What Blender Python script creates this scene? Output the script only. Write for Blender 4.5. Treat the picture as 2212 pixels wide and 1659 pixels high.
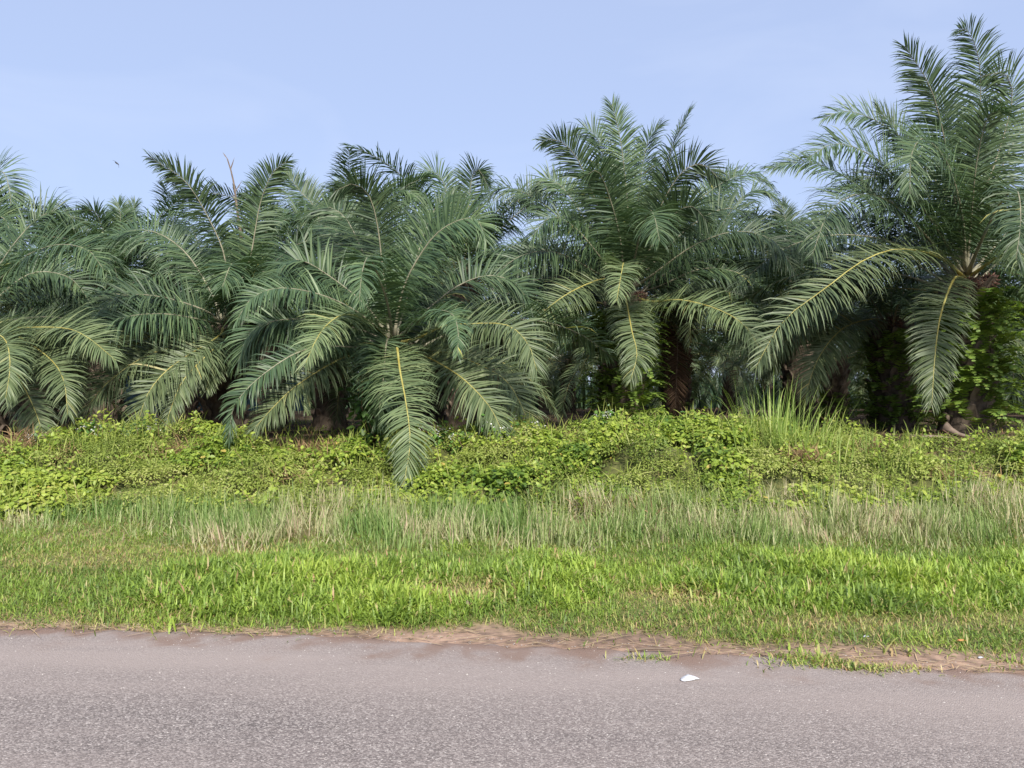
import bpy, math, random
import numpy as np
from mathutils import Vector

random.seed(7)
RNG = np.random.default_rng(7)
for o in list(bpy.data.objects):
    bpy.data.objects.remove(o)
SC = bpy.context.scene
COL = SC.collection

# ------------------------------------------------------------------ camera
CAM_H = 1.6
PITCH = math.radians(0.85)
FOC = 1609.0                      # focal length in units of a 2212 px wide picture
cam_d = bpy.data.cameras.new('camera')
cam = bpy.data.objects.new('camera', cam_d)
COL.objects.link(cam)
cam.location = (0, 0, CAM_H)
cam.rotation_euler = (math.radians(90) + PITCH, 0, 0)
cam_d.sensor_width = 36.0
cam_d.lens = 36.0 * FOC / 2212.0
cam_d.clip_end = 3000
SC.camera = cam

# ------------------------------------------------------------------ world, sun, exposure
SUN_EL, SUN_AZ = math.radians(40), math.radians(167)     # azimuth clockwise from +Y: behind the camera, slightly left
w = bpy.data.worlds.new('World')
SC.world = w
w.use_nodes = True
nt = w.node_tree
nt.nodes.clear()
wo = nt.nodes.new('ShaderNodeOutputWorld')
bg = nt.nodes.new('ShaderNodeBackground')
sky = nt.nodes.new('ShaderNodeTexSky')
sky.sky_type = 'NISHITA'
sky.sun_disc = False
sky.sun_elevation = SUN_EL
sky.sun_rotation = SUN_AZ
sky.air_density = 1.0
sky.dust_density = 1.6
sky.ozone_density = 1.6
haze_mix = nt.nodes.new('ShaderNodeMix')                 # thin even veil of high haze over the whole sky
haze_mix.data_type = 'RGBA'
haze_mix.inputs[0].default_value = 0.66
haze_mix.inputs[7].default_value = (3.6, 4.3, 6.3, 1)
tc = nt.nodes.new('ShaderNodeTexCoord')
mp = nt.nodes.new('ShaderNodeMapping')
mp.inputs['Scale'].default_value = (1.0, 1.0, 3.0)
ns = nt.nodes.new('ShaderNodeTexNoise')
ns.inputs['Scale'].default_value = 2.6
ns.inputs['Detail'].default_value = 6
ns.inputs['Distortion'].default_value = 0.6
rp = nt.nodes.new('ShaderNodeMapRange')
rp.inputs[1].default_value = 0.52
rp.inputs[2].default_value = 0.85
rp.inputs[3].default_value = 0.0
rp.inputs[4].default_value = 0.30
cl = nt.nodes.new('ShaderNodeMix')
cl.data_type = 'RGBA'
cl.inputs[7].default_value = (5.0, 5.5, 6.7, 1)
L = nt.links.new
L(tc.outputs['Generated'], mp.inputs['Vector'])
L(mp.outputs[0], ns.inputs['Vector'])
L(ns.outputs[0], rp.inputs[0])
L(sky.outputs[0], haze_mix.inputs[6])
L(haze_mix.outputs[2], cl.inputs[6])
L(rp.outputs[0], cl.inputs[0])
L(cl.outputs[2], bg.inputs[0])
bg.inputs[1].default_value = 0.101
L(bg.outputs[0], wo.inputs[0])

sun_d = bpy.data.lights.new('sun', 'SUN')
sun_d.energy = 4.2
sun_d.angle = math.radians(4.0)
sun_d.color = (1.0, 0.95, 0.87)
sun = bpy.data.objects.new('sun', sun_d)
COL.objects.link(sun)
to_sun = Vector((math.sin(SUN_AZ) * math.cos(SUN_EL), math.cos(SUN_AZ) * math.cos(SUN_EL), math.sin(SUN_EL)))
sun.rotation_euler = to_sun.to_track_quat('Z', 'Y').to_euler()
sun.location = (0, -10, 30)

SC.view_settings.view_transform = 'Standard'
SC.view_settings.look = 'None'
SC.view_settings.exposure = 0.77
SC.view_settings.gamma = 1.0
SC.render.engine = 'CYCLES'
SC.cycles.max_bounces = 6
SC.cycles.diffuse_bounces = 3
SC.cycles.glossy_bounces = 2
SC.cycles.transmission_bounces = 3
SC.cycles.transparent_max_bounces = 4

# ------------------------------------------------------------------ numeric helpers
def nrm(a):
    return a / np.maximum(np.linalg.norm(a, axis=-1, keepdims=True), 1e-9)

def sstep(a, b, x):
    t = np.clip((x - a) / (b - a), 0, 1)
    return t * t * (3 - 2 * t)

_tab = np.random.default_rng(3).random((256, 256))
def vnoise(x, y, s=1.0, off=0.0):
    x = np.asarray(x, float) / s + off * 17.3 + 100
    y = np.asarray(y, float) / s + off * 9.1 + 100
    xi, yi = np.floor(x).astype(int), np.floor(y).astype(int)
    fx, fy = x - xi, y - yi
    fx, fy = fx * fx * (3 - 2 * fx), fy * fy * (3 - 2 * fy)
    g = lambda i, j: _tab[i % 256, j % 256]
    return (g(xi, yi) * (1 - fx) * (1 - fy) + g(xi + 1, yi) * fx * (1 - fy)
            + g(xi, yi + 1) * (1 - fx) * fy + g(xi + 1, yi + 1) * fx * fy)

def fbm(x, y, s=1.0, off=0.0):
    return (vnoise(x, y, s, off) * 0.55 + vnoise(x, y, s * 0.45, off + 1) * 0.3 + vnoise(x, y, s * 0.2, off + 2) * 0.15)

def at(px, py, depth):
    """surveyed sight line (2212 px wide picture) -> point of the place at that distance along Y"""
    a = (px - 1106.0) / FOC
    b = (829.5 - py) / FOC
    dy = math.cos(PITCH) - b * math.sin(PITCH)
    dz = math.sin(PITCH) + b * math.cos(PITCH)
    k = depth / dy
    return np.array((a * k, depth, CAM_H + dz * k))

# road edge and grass edge, as distance Y for a given X
def road_edge(x):
    x = np.asarray(x, float)
    e = np.interp(x, [-30, -8, -3.5, -1.9, 0, 1.43, 2.44, 2.96, 8, 30], [5.6, 5.35, 5.13, 5.03, 4.84, 4.66, 4.42, 4.33, 3.9, 3.4])
    return e + (fbm(x, x * 0, 0.7, 5) - 0.5) * 0.22

def grass_edge(x):
    x = np.asarray(x, float)
    e = np.interp(x, [-30, -8, -3.5, 0, 1.43, 2.44, 2.96, 8, 30], [5.75, 5.45, 5.26, 5.0, 4.80, 4.70, 4.5, 4.1, 3.6])
    return e + (fbm(x, x * 0, 0.5, 8) - 0.5) * 0.26 + (vnoise(x, x * 0, 0.16, 9) - 0.5) * 0.12

def ground_z(x, y):
    x = np.asarray(x, float); y = np.asarray(y, float)
    z = np.interp(y, [0, 5.2, 7.5, 9.3, 10.2, 12.0, 14.0, 18.0, 30.0, 60.0, 100.0],
                  [0, 0.0, 0.04, 0.16, 0.35, 0.72, 0.84, 0.74, 0.60, 0.70, 0.7])
    right = sstep(4.5, 8.0, x)
    z2 = np.interp(y, [0, 5.2, 7.5, 9.3, 12.0, 14.0, 18, 30, 60, 100], [0, 0, 0.05, 0.22, 0.68, 0.86, 0.72, 0.6, 0.7, 0.7])
    z = z * (1 - right) + z2 * right
    b = sstep(5.4, 8, y)
    z = z + b * ((fbm(x, y, 1.6, 3) - 0.5) * 0.16 + (fbm(x, y, 0.4, 4) - 0.5) * 0.05)
    e = road_edge(np.clip(x, -30, 30))
    z = np.where(y < e + 0.5, z + np.interp(y - e, [-0.12, 0.0, 0.5], [-0.05, -0.012, 0.02]), z + 0.02)
    return z

# ------------------------------------------------------------------ materials
def new_mat(name):
    m = bpy.data.materials.new(name)
    m.use_nodes = True
    t = m.node_tree
    t.nodes.clear()
    out = t.nodes.new('ShaderNodeOutputMaterial')
    return m, t, out

def ramp_node(t, stops):
    r = t.nodes.new('ShaderNodeValToRGB')
    els = r.color_ramp.elements
    while len(els) > 1:
        els.remove(els[-1])
    els[0].position = stops[0][0]; els[0].color = (*stops[0][1], 1)
    for p, c in stops[1:]:
        e = els.new(p); e.color = (*c, 1)
    return r

def leaf_mat(name, stops, rough=0.5, spec=0.4, transl=0.25, warm=(1.3, 1.35, 0.7), objvar=0.25):
    """leaf blade: colour picked by the per-leaf value 'rnd', a little light let through"""
    m, t, out = new_mat(name)
    a = t.nodes.new('ShaderNodeAttribute'); a.attribute_name = 'rnd'
    r = ramp_node(t, stops)
    t.links.new(a.outputs['Fac'], r.inputs[0])
    oi = t.nodes.new('ShaderNodeObjectInfo')
    mr = t.nodes.new('ShaderNodeMapRange')
    mr.inputs[3].default_value = 1 - objvar; mr.inputs[4].default_value = 1 + objvar
    t.links.new(oi.outputs['Random'], mr.inputs[0])
    hs = t.nodes.new('ShaderNodeMix'); hs.data_type = 'RGBA'; hs.blend_type = 'MULTIPLY'; hs.inputs[0].default_value = 1
    t.links.new(r.outputs[0], hs.inputs[6]); t.links.new(mr.outputs[0], hs.inputs[7])
    p = t.nodes.new('ShaderNodeBsdfPrincipled')
    p.inputs['Roughness'].default_value = rough
    p.inputs['Specular IOR Level'].default_value = spec
    t.links.new(hs.outputs[2], p.inputs['Base Color'])
    tr = t.nodes.new('ShaderNodeBsdfTranslucent')
    mc = t.nodes.new('ShaderNodeMix'); mc.data_type = 'RGBA'; mc.blend_type = 'MULTIPLY'; mc.inputs[0].default_value = 1
    mc.inputs[7].default_value = (*warm, 1)
    t.links.new(hs.outputs[2], mc.inputs[6]); t.links.new(mc.outputs[2], tr.inputs[0])
    mx = t.nodes.new('ShaderNodeMixShader'); mx.inputs[0].default_value = transl
    t.links.new(p.outputs[0], mx.inputs[1]); t.links.new(tr.outputs[0], mx.inputs[2])
    t.links.new(mx.outputs[0], out.inputs[0])
    return m

def noise_mat(name, c1, c2, scale=8.0, rough=0.8, spec=0.3, bump=0.3, stretch=(1, 1, 1), c3=None):
    m, t, out = new_mat(name)
    c = t.nodes.new('ShaderNodeTexCoord')
    mp = t.nodes.new('ShaderNodeMapping'); mp.inputs['Scale'].default_value = stretch
    n = t.nodes.new('ShaderNodeTexNoise'); n.inputs['Scale'].default_value = scale; n.inputs['Detail'].default_value = 6
    t.links.new(c.outputs['Object'], mp.inputs[0]); t.links.new(mp.outputs[0], n.inputs['Vector'])
    st = [(0.35, c1), (0.65, c2)]
    if c3: st.append((0.75, c3))
    r = ramp_node(t, st)
    t.links.new(n.outputs[0], r.inputs[0])
    p = t.nodes.new('ShaderNodeBsdfPrincipled')
    p.inputs['Roughness'].default_value = rough; p.inputs['Specular IOR Level'].default_value = spec
    t.links.new(r.outputs[0], p.inputs['Base Color'])
    if bump:
        b = t.nodes.new('ShaderNodeBump'); b.inputs['Strength'].default_value = bump; b.inputs['Distance'].default_value = 0.03
        t.links.new(n.outputs[0], b.inputs['Height']); t.links.new(b.outputs[0], p.inputs['Normal'])
    t.links.new(p.outputs[0], out.inputs[0])
    return m

M = {}
M['palm'] = leaf_mat('palm_leaflet', [(0.0, (0.028, 0.060, 0.029)), (0.5, (0.066, 0.110, 0.049)), (0.93, (0.128, 0.182, 0.076)), (0.975, (0.16, 0.21, 0.07)), (1.0, (0.36, 0.34, 0.09))], rough=0.5, spec=0.45, transl=0.20, warm=(1.1, 1.25, .7))
M['palm_old'] = leaf_mat('old_palm_leaflet', [(0.0, (0.068, 0.100, 0.045)), (0.5, (0.122, 0.165, 0.072)), (0.9, (0.195, 0.230, 0.110)), (1.0, (0.38, 0.34, 0.12))], rough=0.52, spec=0.45, transl=0.22, warm=(1.1, 1.25, .8))
M['palm_dead'] = leaf_mat('dead_palm_leaflet', [(0.0, (0.06, 0.035, 0.022)), (1.0, (0.16, 0.10, 0.06))], rough=0.8, spec=0.2, transl=0.1)
M['rachis'] = noise_mat('rachis_grey_green', (0.16, 0.15, 0.10), (0.27, 0.25, 0.17), 6, 0.55, 0.4, 0.1)
M['rachis_olive'] = noise_mat('rachis_olive', (0.22, 0.19, 0.06), (0.32, 0.28, 0.10), 5, 0.5, 0.4, 0.1)
M['rachis_yellow'] = noise_mat('rachis_yellow', (0.29, 0.24, 0.055), (0.38, 0.35, 0.11), 5, 0.5, 0.4, 0.1)
M['rachis_dead'] = noise_mat('rachis_brown', (0.11, 0.08, 0.058), (0.21, 0.16, 0.12), 6, 0.75, 0.3, 0.1)
M['trunk'] = noise_mat('palm_trunk_fibre', (0.035, 0.026, 0.019), (0.11, 0.085, 0.062), 9, 0.9, 0.2, 0.8, (1, 1, 0.6))
M['boot'] = noise_mat('palm_leaf_base', (0.07, 0.052, 0.038), (0.20, 0.155, 0.115), 10, 0.85, 0.2, 0.5, (1, 1, 0.4))
M['fruit'] = noise_mat('palm_fruit_bracts', (0.05, 0.025, 0.018), (0.15, 0.075, 0.05), 25, 0.7, 0.3, 0.8)
M['fern'] = leaf_mat('fern_leaf', [(0.0, (0.07, 0.13, 0.025)), (0.6, (0.17, 0.26, 0.045)), (1.0, (0.28, 0.33, 0.07))], rough=0.5, spec=0.4, transl=0.3)
M['vine'] = leaf_mat('vine_leaf', [(0.0, (0.03, 0.08, 0.02)), (0.6, (0.08, 0.17, 0.03)), (1.0, (0.14, 0.24, 0.05))], rough=0.45, spec=0.4, transl=0.25)
M['creeper'] = leaf_mat('creeper_leaf', [(0.0, (0.06, 0.12, 0.016)), (0.4, (0.17, 0.25, 0.032)), (0.8, (0.33, 0.40, 0.06)), (0.95, (0.36, 0.38, 0.09)), (1.0, (0.42, 0.33, 0.08))], rough=0.5, spec=0.4, transl=0.3, objvar=0.0)
M['creeper_fine'] = leaf_mat('fine_weed_leaf', [(0.0, (0.11, 0.16, 0.03)), (0.5, (0.23, 0.29, 0.055)), (0.85, (0.34, 0.37, 0.10)), (1.0, (0.42, 0.40, 0.20))], rough=0.6, spec=0.3, transl=0.3, objvar=0.0)
M['dry'] = leaf_mat('dry_stalk', [(0.0, (0.14, 0.085, 0.045)), (1.0, (0.34, 0.23, 0.12))], rough=0.8, spec=0.2, transl=0.1, objvar=0.0)
M['lawn'] = leaf_mat('verge_grass_blade', [(0.0, (0.11, 0.175, 0.038)), (0.45, (0.22, 0.32, 0.05)), (0.72, (0.34, 0.44, 0.07)), (0.82, (0.35, 0.37, 0.10)), (0.92, (0.42, 0.36, 0.16)), (1.0, (0.40, 0.24, 0.13))], rough=0.5, spec=0.4, transl=0.3, objvar=0.0)
M['tall'] = leaf_mat('tall_grass_blade', [(0.0, (0.12, 0.21, 0.05)), (0.35, (0.23, 0.31, 0.09)), (0.6, (0.36, 0.37, 0.19)), (0.85, (0.50, 0.43, 0.27)), (1.0, (0.46, 0.34, 0.24))], rough=0.6, spec=0.35, transl=0.25, objvar=0.0)
M['reed'] = leaf_mat('reed_grass_blade', [(0.0, (0.13, 0.22, 0.045)), (0.6, (0.25, 0.35, 0.08)), (1.0, (0.42, 0.44, 0.18))], rough=0.5, spec=0.4, transl=0.3)
M['flower'] = leaf_mat('white_flower', [(0.0, (0.5, 0.5, 0.48)), (1.0, (0.75, 0.74, 0.72))], rough=0.7, spec=0.2, transl=0.2)
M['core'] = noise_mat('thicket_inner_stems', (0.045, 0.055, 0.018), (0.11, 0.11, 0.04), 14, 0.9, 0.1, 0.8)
M['straw'] = leaf_mat('dry_straw', [(0.0, (0.30, 0.20, 0.11)), (1.0, (0.52, 0.40, 0.24))], rough=0.75, spec=0.2, transl=0.05, objvar=0.0)

# ------------------------------------------------------------------ mesh helpers
def mesh_of(name, V, T, mats, attr=None, midx=None, smooth=True):
    """triangles (k,3) or quads (k,4) from numpy arrays"""
    me = bpy.data.meshes.new(name)
    V = np.ascontiguousarray(V, dtype=np.float32); T = np.ascontiguousarray(T, dtype=np.int32)
    k = T.shape[1]
    me.vertices.add(len(V)); me.vertices.foreach_set('co', V.ravel())
    me.loops.add(T.size); me.loops.foreach_set('vertex_index', T.ravel())
    me.polygons.add(len(T))
    me.polygons.foreach_set('loop_start', np.arange(0, T.size, k, dtype=np.int32))
    me.polygons.foreach_set('loop_total', np.full(len(T), k, dtype=np.int32))
    if midx is not None:
        me.polygons.foreach_set('material_index', np.ascontiguousarray(midx, dtype=np.int32))
    me.polygons.foreach_set('use_smooth', np.full(len(T), smooth, dtype=bool))
    if attr is not None:
        if not isinstance(attr, dict): attr = {'rnd': attr}
        for an, av in attr.items():
            if av.ndim == 2:
                at_ = me.attributes.new(an, 'FLOAT_COLOR', 'POINT')
                at_.data.foreach_set('color', np.ascontiguousarray(av, dtype=np.float32).ravel())
            else:
                at_ = me.attributes.new(an, 'FLOAT', 'POINT')
                at_.data.foreach_set('value', np.ascontiguousarray(av, dtype=np.float32))
    me.update(calc_edges=True)
    for m in (mats if isinstance(mats, (list, tuple)) else [mats]):
        me.materials.append(m)
    return me

def link(name, data, parent=None, loc=(0, 0, 0), rot=(0, 0, 0), scl=None):
    o = bpy.data.objects.new(name, data)
    o.location = loc; o.rotation_euler = rot
    if scl is not None: o.scale = scl if hasattr(scl, '__len__') else (scl,) * 3
    if parent: o.parent = parent
    COL.objects.link(o)
    return o

def tag(o, label=None, cat=None, group=None, kind=None):
    if label: o['label'] = label
    if cat: o['category'] = cat
    if group: o['group'] = group
    if kind: o['kind'] = kind
    return o

def strips(P, D, W, Ln, Wd, nseg=3, grav=0.3, prof=None, gpow=1.0):
    """n tapering blades bent down by gravity. returns V, tris"""
    n = len(P)
    Ln = np.broadcast_to(Ln, n)[:, None]; Wd = np.broadcast_to(Wd, n)[:, None]
    grav = np.broadcast_to(grav, n)[:, None]
    if prof is None: prof = [0.55] + [1.0, 0.85, 0.6, 0.45][:nseg - 1]
    V = np.zeros((n, 2 * nseg + 1, 3))
    p = P.copy(); d = nrm(D)
    for k in range(nseg):
        wv = nrm(W - (W * d).sum(1, keepdims=True) * d)
        V[:, 2 * k] = p - wv * Wd * prof[k] * 0.5
        V[:, 2 * k + 1] = p + wv * Wd * prof[k] * 0.5
        p = p + d * Ln / nseg
        d = nrm(d + np.array((0, 0, -1.0)) * grav * ((k + 1) / nseg) ** gpow)
    V[:, 2 * nseg] = p
    tri = []
    for k in range(nseg - 1):
        a = 2 * k
        tri += [(a, a + 1, a + 3), (a, a + 3, a + 2)]
    a = 2 * (nseg - 1)
    tri.append((a, a + 1, a + 2))
    T = (np.array(tri)[None] + (np.arange(n) * (2 * nseg + 1))[:, None, None]).reshape(-1, 3)
    return V.reshape(-1, 3), T, 2 * nseg + 1

def leaves(P, Nv, Dv, size, aspect=0.6, fold=0.25):
    """n oval leaves, folded on the midrib"""
    n = len(P)
    size = np.broadcast_to(size, n)[:, None]
    d = nrm(Dv - (Dv * Nv).sum(1, keepdims=True) * Nv)
    s = np.cross(Nv, d)
    w = size * aspect * 0.5
    up = Nv * w * fold
    V = np.stack([P, P + d * size * 0.32 + s * w + up, P + d * size * 0.72 + s * w * 0.72 + up * 0.6,
                  P + d * size, P + d * size * 0.72 - s * w * 0.72 + up * 0.6, P + d * size * 0.32 - s * w + up], 1)
    tri = np.array([(0, 1, 2), (0, 2, 3), (0, 3, 4), (0, 4, 5)])
    T = (tri[None] + (np.arange(n) * 6)[:, None, None]).reshape(-1, 3)
    return V.reshape(-1, 3), T, 6

def leaflets(P, Nv, Dv, size, aspect=0.5):
    n = len(P)
    size = np.broadcast_to(size, n)[:, None]
    d = nrm(Dv - (Dv * Nv).sum(1, keepdims=True) * Nv)
    s = np.cross(Nv, d); w = size * aspect * 0.5
    V = np.stack([P, P + d * size * .45 + s * w + Nv * w * .3, P + d * size, P + d * size * .45 - s * w + Nv * w * .3], 1)
    T = (np.array([(0, 1, 2), (0, 2, 3)])[None] + (np.arange(n) * 4)[:, None, None]).reshape(-1, 3)
    return V.reshape(-1, 3), T, 4

def tube(pts, rad, sides=6, flat=1.0):
    pts = np.asarray(pts, float); n = len(pts)
    rad = np.broadcast_to(rad, n)
    Tn = nrm(np.gradient(pts, axis=0))
    ref = np.array((0.31, 0.17, 0.93)) if abs(Tn[0][2]) < 0.8 else np.array((0.9, 0.3, 0.2))
    B = nrm(np.cross(Tn, ref)); Nn = np.cross(B, Tn)
    a = np.linspace(0, 2 * np.pi, sides, endpoint=False)
    V = pts[:, None] + rad[:, None, None] * (np.cos(a)[None, :, None] * B[:, None] + flat * np.sin(a)[None, :, None] * Nn[:, None])
    V = V.reshape(-1, 3)
    q = []
    for i in range(n - 1):
        for j in range(sides):
            q.append((i * sides + j, i * sides + (j + 1) % sides, (i + 1) * sides + (j + 1) % sides, (i + 1) * sides + j))
    T = []
    for a_, b_, c_, d_ in q: T += [(a_, b_, c_), (a_, c_, d_)]
    for j in range(1, sides - 1):
        T.append((0, j + 1, j)); e = (n - 1) * sides; T.append((e, e + j, e + j + 1))
    return V, np.array(T)

def join(parts):
    """[(V, T, rnd per vertex or None, material index)] -> V, T, rnd, midx"""
    Vs, Ts, Rs, Ms, off = [], [], [], [], 0
    for V, T, R, mi in parts:
        Vs.append(V); Ts.append(T + off); off += len(V)
        Rs.append(np.full(len(V), 0.5) if R is None else R); Ms.append(np.full(len(T), mi))
    return np.concatenate(Vs), np.concatenate(Ts), np.concatenate(Rs), np.concatenate(Ms)

# ------------------------------------------------------------------ ground sheet
def axis(dense_a, dense_b, step, far, n_far):
    d = np.arange(dense_a, dense_b + 1e-6, step)
    g = np.geomspace(step * 2, far, n_far)
    return np.concatenate([dense_a - g[::-1], d, dense_b + g])

gx = axis(-12, 12, 0.12, 900, 22)
gy = axis(3.0, 15, 0.1, 900, 30)
GX, GY = np.meshgrid(gx, gy)
GZ = ground_z(GX, np.clip(GY, 0, 100))
nyy, nxx = GX.shape
idx = np.arange(nxx * nyy).reshape(nyy, nxx)
Q = np.stack([idx[:-1, :-1], idx[:-1, 1:], idx[1:, 1:], idx[1:, :-1]], -1).reshape(-1, 4)
dist = GY - grass_edge(np.clip(GX, -30, 30))
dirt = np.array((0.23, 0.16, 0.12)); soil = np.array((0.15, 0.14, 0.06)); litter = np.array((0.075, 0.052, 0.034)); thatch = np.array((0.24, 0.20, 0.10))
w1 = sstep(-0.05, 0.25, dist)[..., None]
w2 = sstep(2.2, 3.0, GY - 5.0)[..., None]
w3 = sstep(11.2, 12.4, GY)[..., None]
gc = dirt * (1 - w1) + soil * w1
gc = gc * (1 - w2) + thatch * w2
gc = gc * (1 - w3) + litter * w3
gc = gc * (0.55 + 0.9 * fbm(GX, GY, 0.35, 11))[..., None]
gcol = np.concatenate([gc, np.ones(gc.shape[:2] + (1,))], -1).reshape(-1, 4)

m, t, out = new_mat('ground_soil')
a = t.nodes.new('ShaderNodeAttribute'); a.attribute_name = 'gcol'
c = t.nodes.new('ShaderNodeTexCoord')
n1 = t.nodes.new('ShaderNodeTexNoise'); n1.inputs['Scale'].default_value = 14; n1.inputs['Detail'].default_value = 8
n2 = t.nodes.new('ShaderNodeTexVoronoi'); n2.inputs['Scale'].default_value = 60
t.links.new(c.outputs['Object'], n1.inputs['Vector']); t.links.new(c.outputs['Object'], n2.inputs['Vector'])
r = ramp_node(t, [(0.3, (0.6, 0.6, 0.6)), (0.7, (1.35, 1.3, 1.25))])
t.links.new(n1.outputs[0], r.inputs[0])
mm = t.nodes.new('ShaderNodeMix'); mm.data_type = 'RGBA'; mm.blend_type = 'MULTIPLY'; mm.inputs[0].default_value = 1
t.links.new(a.outputs['Color'], mm.inputs[6]); t.links.new(r.outputs[0], mm.inputs[7])
p = t.nodes.new('ShaderNodeBsdfPrincipled'); p.inputs['Roughness'].default_value = 0.95; p.inputs['Specular IOR Level'].default_value = 0.15
b = t.nodes.new('ShaderNodeBump'); b.inputs['Strength'].default_value = 0.7; b.inputs['Distance'].default_value = 0.02
t.links.new(n1.outputs[0], b.inputs['Height']); t.links.new(b.outputs[0], p.inputs['Normal'])
t.links.new(mm.outputs[2], p.inputs['Base Color']); t.links.new(p.outputs[0], out.inputs[0])
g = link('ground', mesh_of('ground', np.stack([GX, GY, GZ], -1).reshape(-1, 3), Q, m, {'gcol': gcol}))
tag(g, kind='structure')

# ------------------------------------------------------------------ road
rx = np.concatenate([np.linspace(-120, -14, 40), np.arange(-13.9, 13.95, 0.06), np.linspace(14, 120, 40)])
sv = np.concatenate([np.array([0, .01, .02, .035, .05, .08, .12, .16, .2]), np.arange(0.25, 2.3, 0.05), np.linspace(2.35, 7.2, 12)])
RX, SV = np.meshgrid(rx, sv)
fine = (vnoise(RX, RX * 0, 0.09, 21) - 0.5) * 0.07 + (vnoise(RX, RX * 0, 0.03, 22) - 0.5) * 0.03
RY = road_edge(np.clip(RX, -30, 30)) + fine * np.exp(-SV * 6) - SV
RZ = np.interp(SV, [0, 0.02, 0.06, 0.3, 1.5, 7.2], [-0.014, -0.004, 0.001, 0.004, 0.010, 0.03])
nyy, nxx = RX.shape
idx = np.arange(nxx * nyy).reshape(nyy, nxx)
Q = np.stack([idx[1:, :-1], idx[1:, 1:], idx[:-1, 1:], idx[:-1, :-1]], -1).reshape(-1, 4)
m, t, out = new_mat('worn_asphalt')
N = t.nodes.new; K = t.links.new
ed = N('ShaderNodeAttribute'); ed.attribute_name = 'edge'
c = N('ShaderNodeTexCoord')
vo = N('ShaderNodeTexVoronoi'); vo.inputs['Scale'].default_value = 115; vo.inputs['Randomness'].default_value = 1
vo2 = N('ShaderNodeTexVoronoi'); vo2.inputs['Scale'].default_value = 230
K(c.outputs['Object'], vo.inputs['Vector']); K(c.outputs['Object'], vo2.inputs['Vector'])
sep = N('ShaderNodeSeparateColor'); K(vo.outputs['Color'], sep.inputs[0])
agg = ramp_node(t, [(0.0, (0.085, 0.072, 0.068)), (0.35, (0.145, 0.124, 0.116)), (0.7, (0.225, 0.193, 0.178)), (0.95, (0.31, 0.275, 0.25)), (1.0, (0.40, 0.36, 0.33))])
K(sep.outputs[0], agg.inputs[0])
sep2 = N('ShaderNodeSeparateColor'); K(vo2.outputs['Color'], sep2.inputs[0])
fr = ramp_node(t, [(0.0, (0.72, 0.72, 0.72)), (1.0, (1.28, 1.28, 1.28))]); K(sep2.outputs[1], fr.inputs[0])
mu = N('ShaderNodeMix'); mu.data_type = 'RGBA'; mu.blend_type = 'MULTIPLY'; mu.inputs[0].default_value = 1
K(agg.outputs[0], mu.inputs[6]); K(fr.outputs[0], mu.inputs[7])
# dust film lying between the stones: streaks along the road plus more toward the edge
mpn = N('ShaderNodeMapping'); mpn.inputs['Scale'].default_value = (0.16, 1.0, 1.0); K(c.outputs['Object'], mpn.inputs[0])
dn = N('ShaderNodeTexNoise'); dn.inputs['Scale'].default_value = 1.5; dn.inputs['Detail'].default_value = 7; dn.inputs['Roughness'].default_value = 0.6
K(mpn.outputs[0], dn.inputs['Vector'])
band = ramp_node(t, [(0.0, (0.92,) * 3), (0.10, (0.62,) * 3), (0.30, (0.66,) * 3), (0.50, (0.50,) * 3), (0.62, (0.30,) * 3), (0.80, (0.24,) * 3), (1.0, (0.34,) * 3)])
em = N('ShaderNodeMath'); em.operation = 'DIVIDE'; em.inputs[1].default_value = 2.0
en = N('ShaderNodeMath'); en.operation = 'MULTIPLY_ADD'; en.inputs[1].default_value = 0.5; en.inputs[2].default_value = -0.25
K(dn.outputs[0], en.inputs[0])
ea = N('ShaderNodeMath'); ea.operation = 'ADD'; K(ed.outputs['Fac'], em.inputs[0]); K(em.outputs[0], ea.inputs[0]); K(en.outputs[0], ea.inputs[1])
K(ea.outputs[0], band.inputs[0])
dd = N('ShaderNodeMath'); dd.operation = 'MULTIPLY_ADD'; dd.inputs[1].default_value = 1.7; dd.inputs[2].default_value = -0.85
K(dn.outputs[0], dd.inputs[0])
da = N('ShaderNodeMath'); da.operation = 'ADD'; da.use_clamp = True; K(band.outputs[0], da.inputs[0]); K(dd.outputs[0], da.inputs[1])
dm = N('ShaderNodeMix'); dm.data_type = 'RGBA'; dm.inputs[7].default_value = (0.295, 0.245, 0.220, 1)
K(da.outputs[0], dm.inputs[0]); K(mu.outputs[2], dm.inputs[6])
# brown earth washed over the very edge
er = ramp_node(t, [(0.0, (1, 1, 1)), (0.06, (0.8, 0.8, 0.8)), (0.14, (0.15,) * 3), (0.22, (0, 0, 0))])
n3 = N('ShaderNodeTexNoise'); n3.inputs['Scale'].default_value = 3.2; n3.inputs['Detail'].default_value = 8; K(c.outputs['Object'], n3.inputs['Vector'])
e3 = N('ShaderNodeMath'); e3.operation = 'MULTIPLY_ADD'; e3.inputs[1].default_value = 0.6; e3.inputs[2].default_value = -0.28; K(n3.outputs[0], e3.inputs[0])
e4 = N('ShaderNodeMath'); e4.operation = 'ADD'; K(em.outputs[0], e4.inputs[0]); K(e3.outputs[0], e4.inputs[1]); K(e4.outputs[0], er.inputs[0])
em2 = N('ShaderNodeMix'); em2.data_type = 'RGBA'; em2.inputs[7].default_value = (0.20, 0.135, 0.105, 1)
K(er.outputs[0], em2.inputs[0]); K(dm.outputs[2], em2.inputs[6])
p = N('ShaderNodeBsdfPrincipled'); p.inputs['Roughness'].default_value = 0.9; p.inputs['Specular IOR Level'].default_value = 0.25
K(em2.outputs[2], p.inputs['Base Color'])
b1 = N('ShaderNodeBump'); b1.inputs['Strength'].default_value = 0.55; b1.inputs['Distance'].default_value = 0.006
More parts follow.
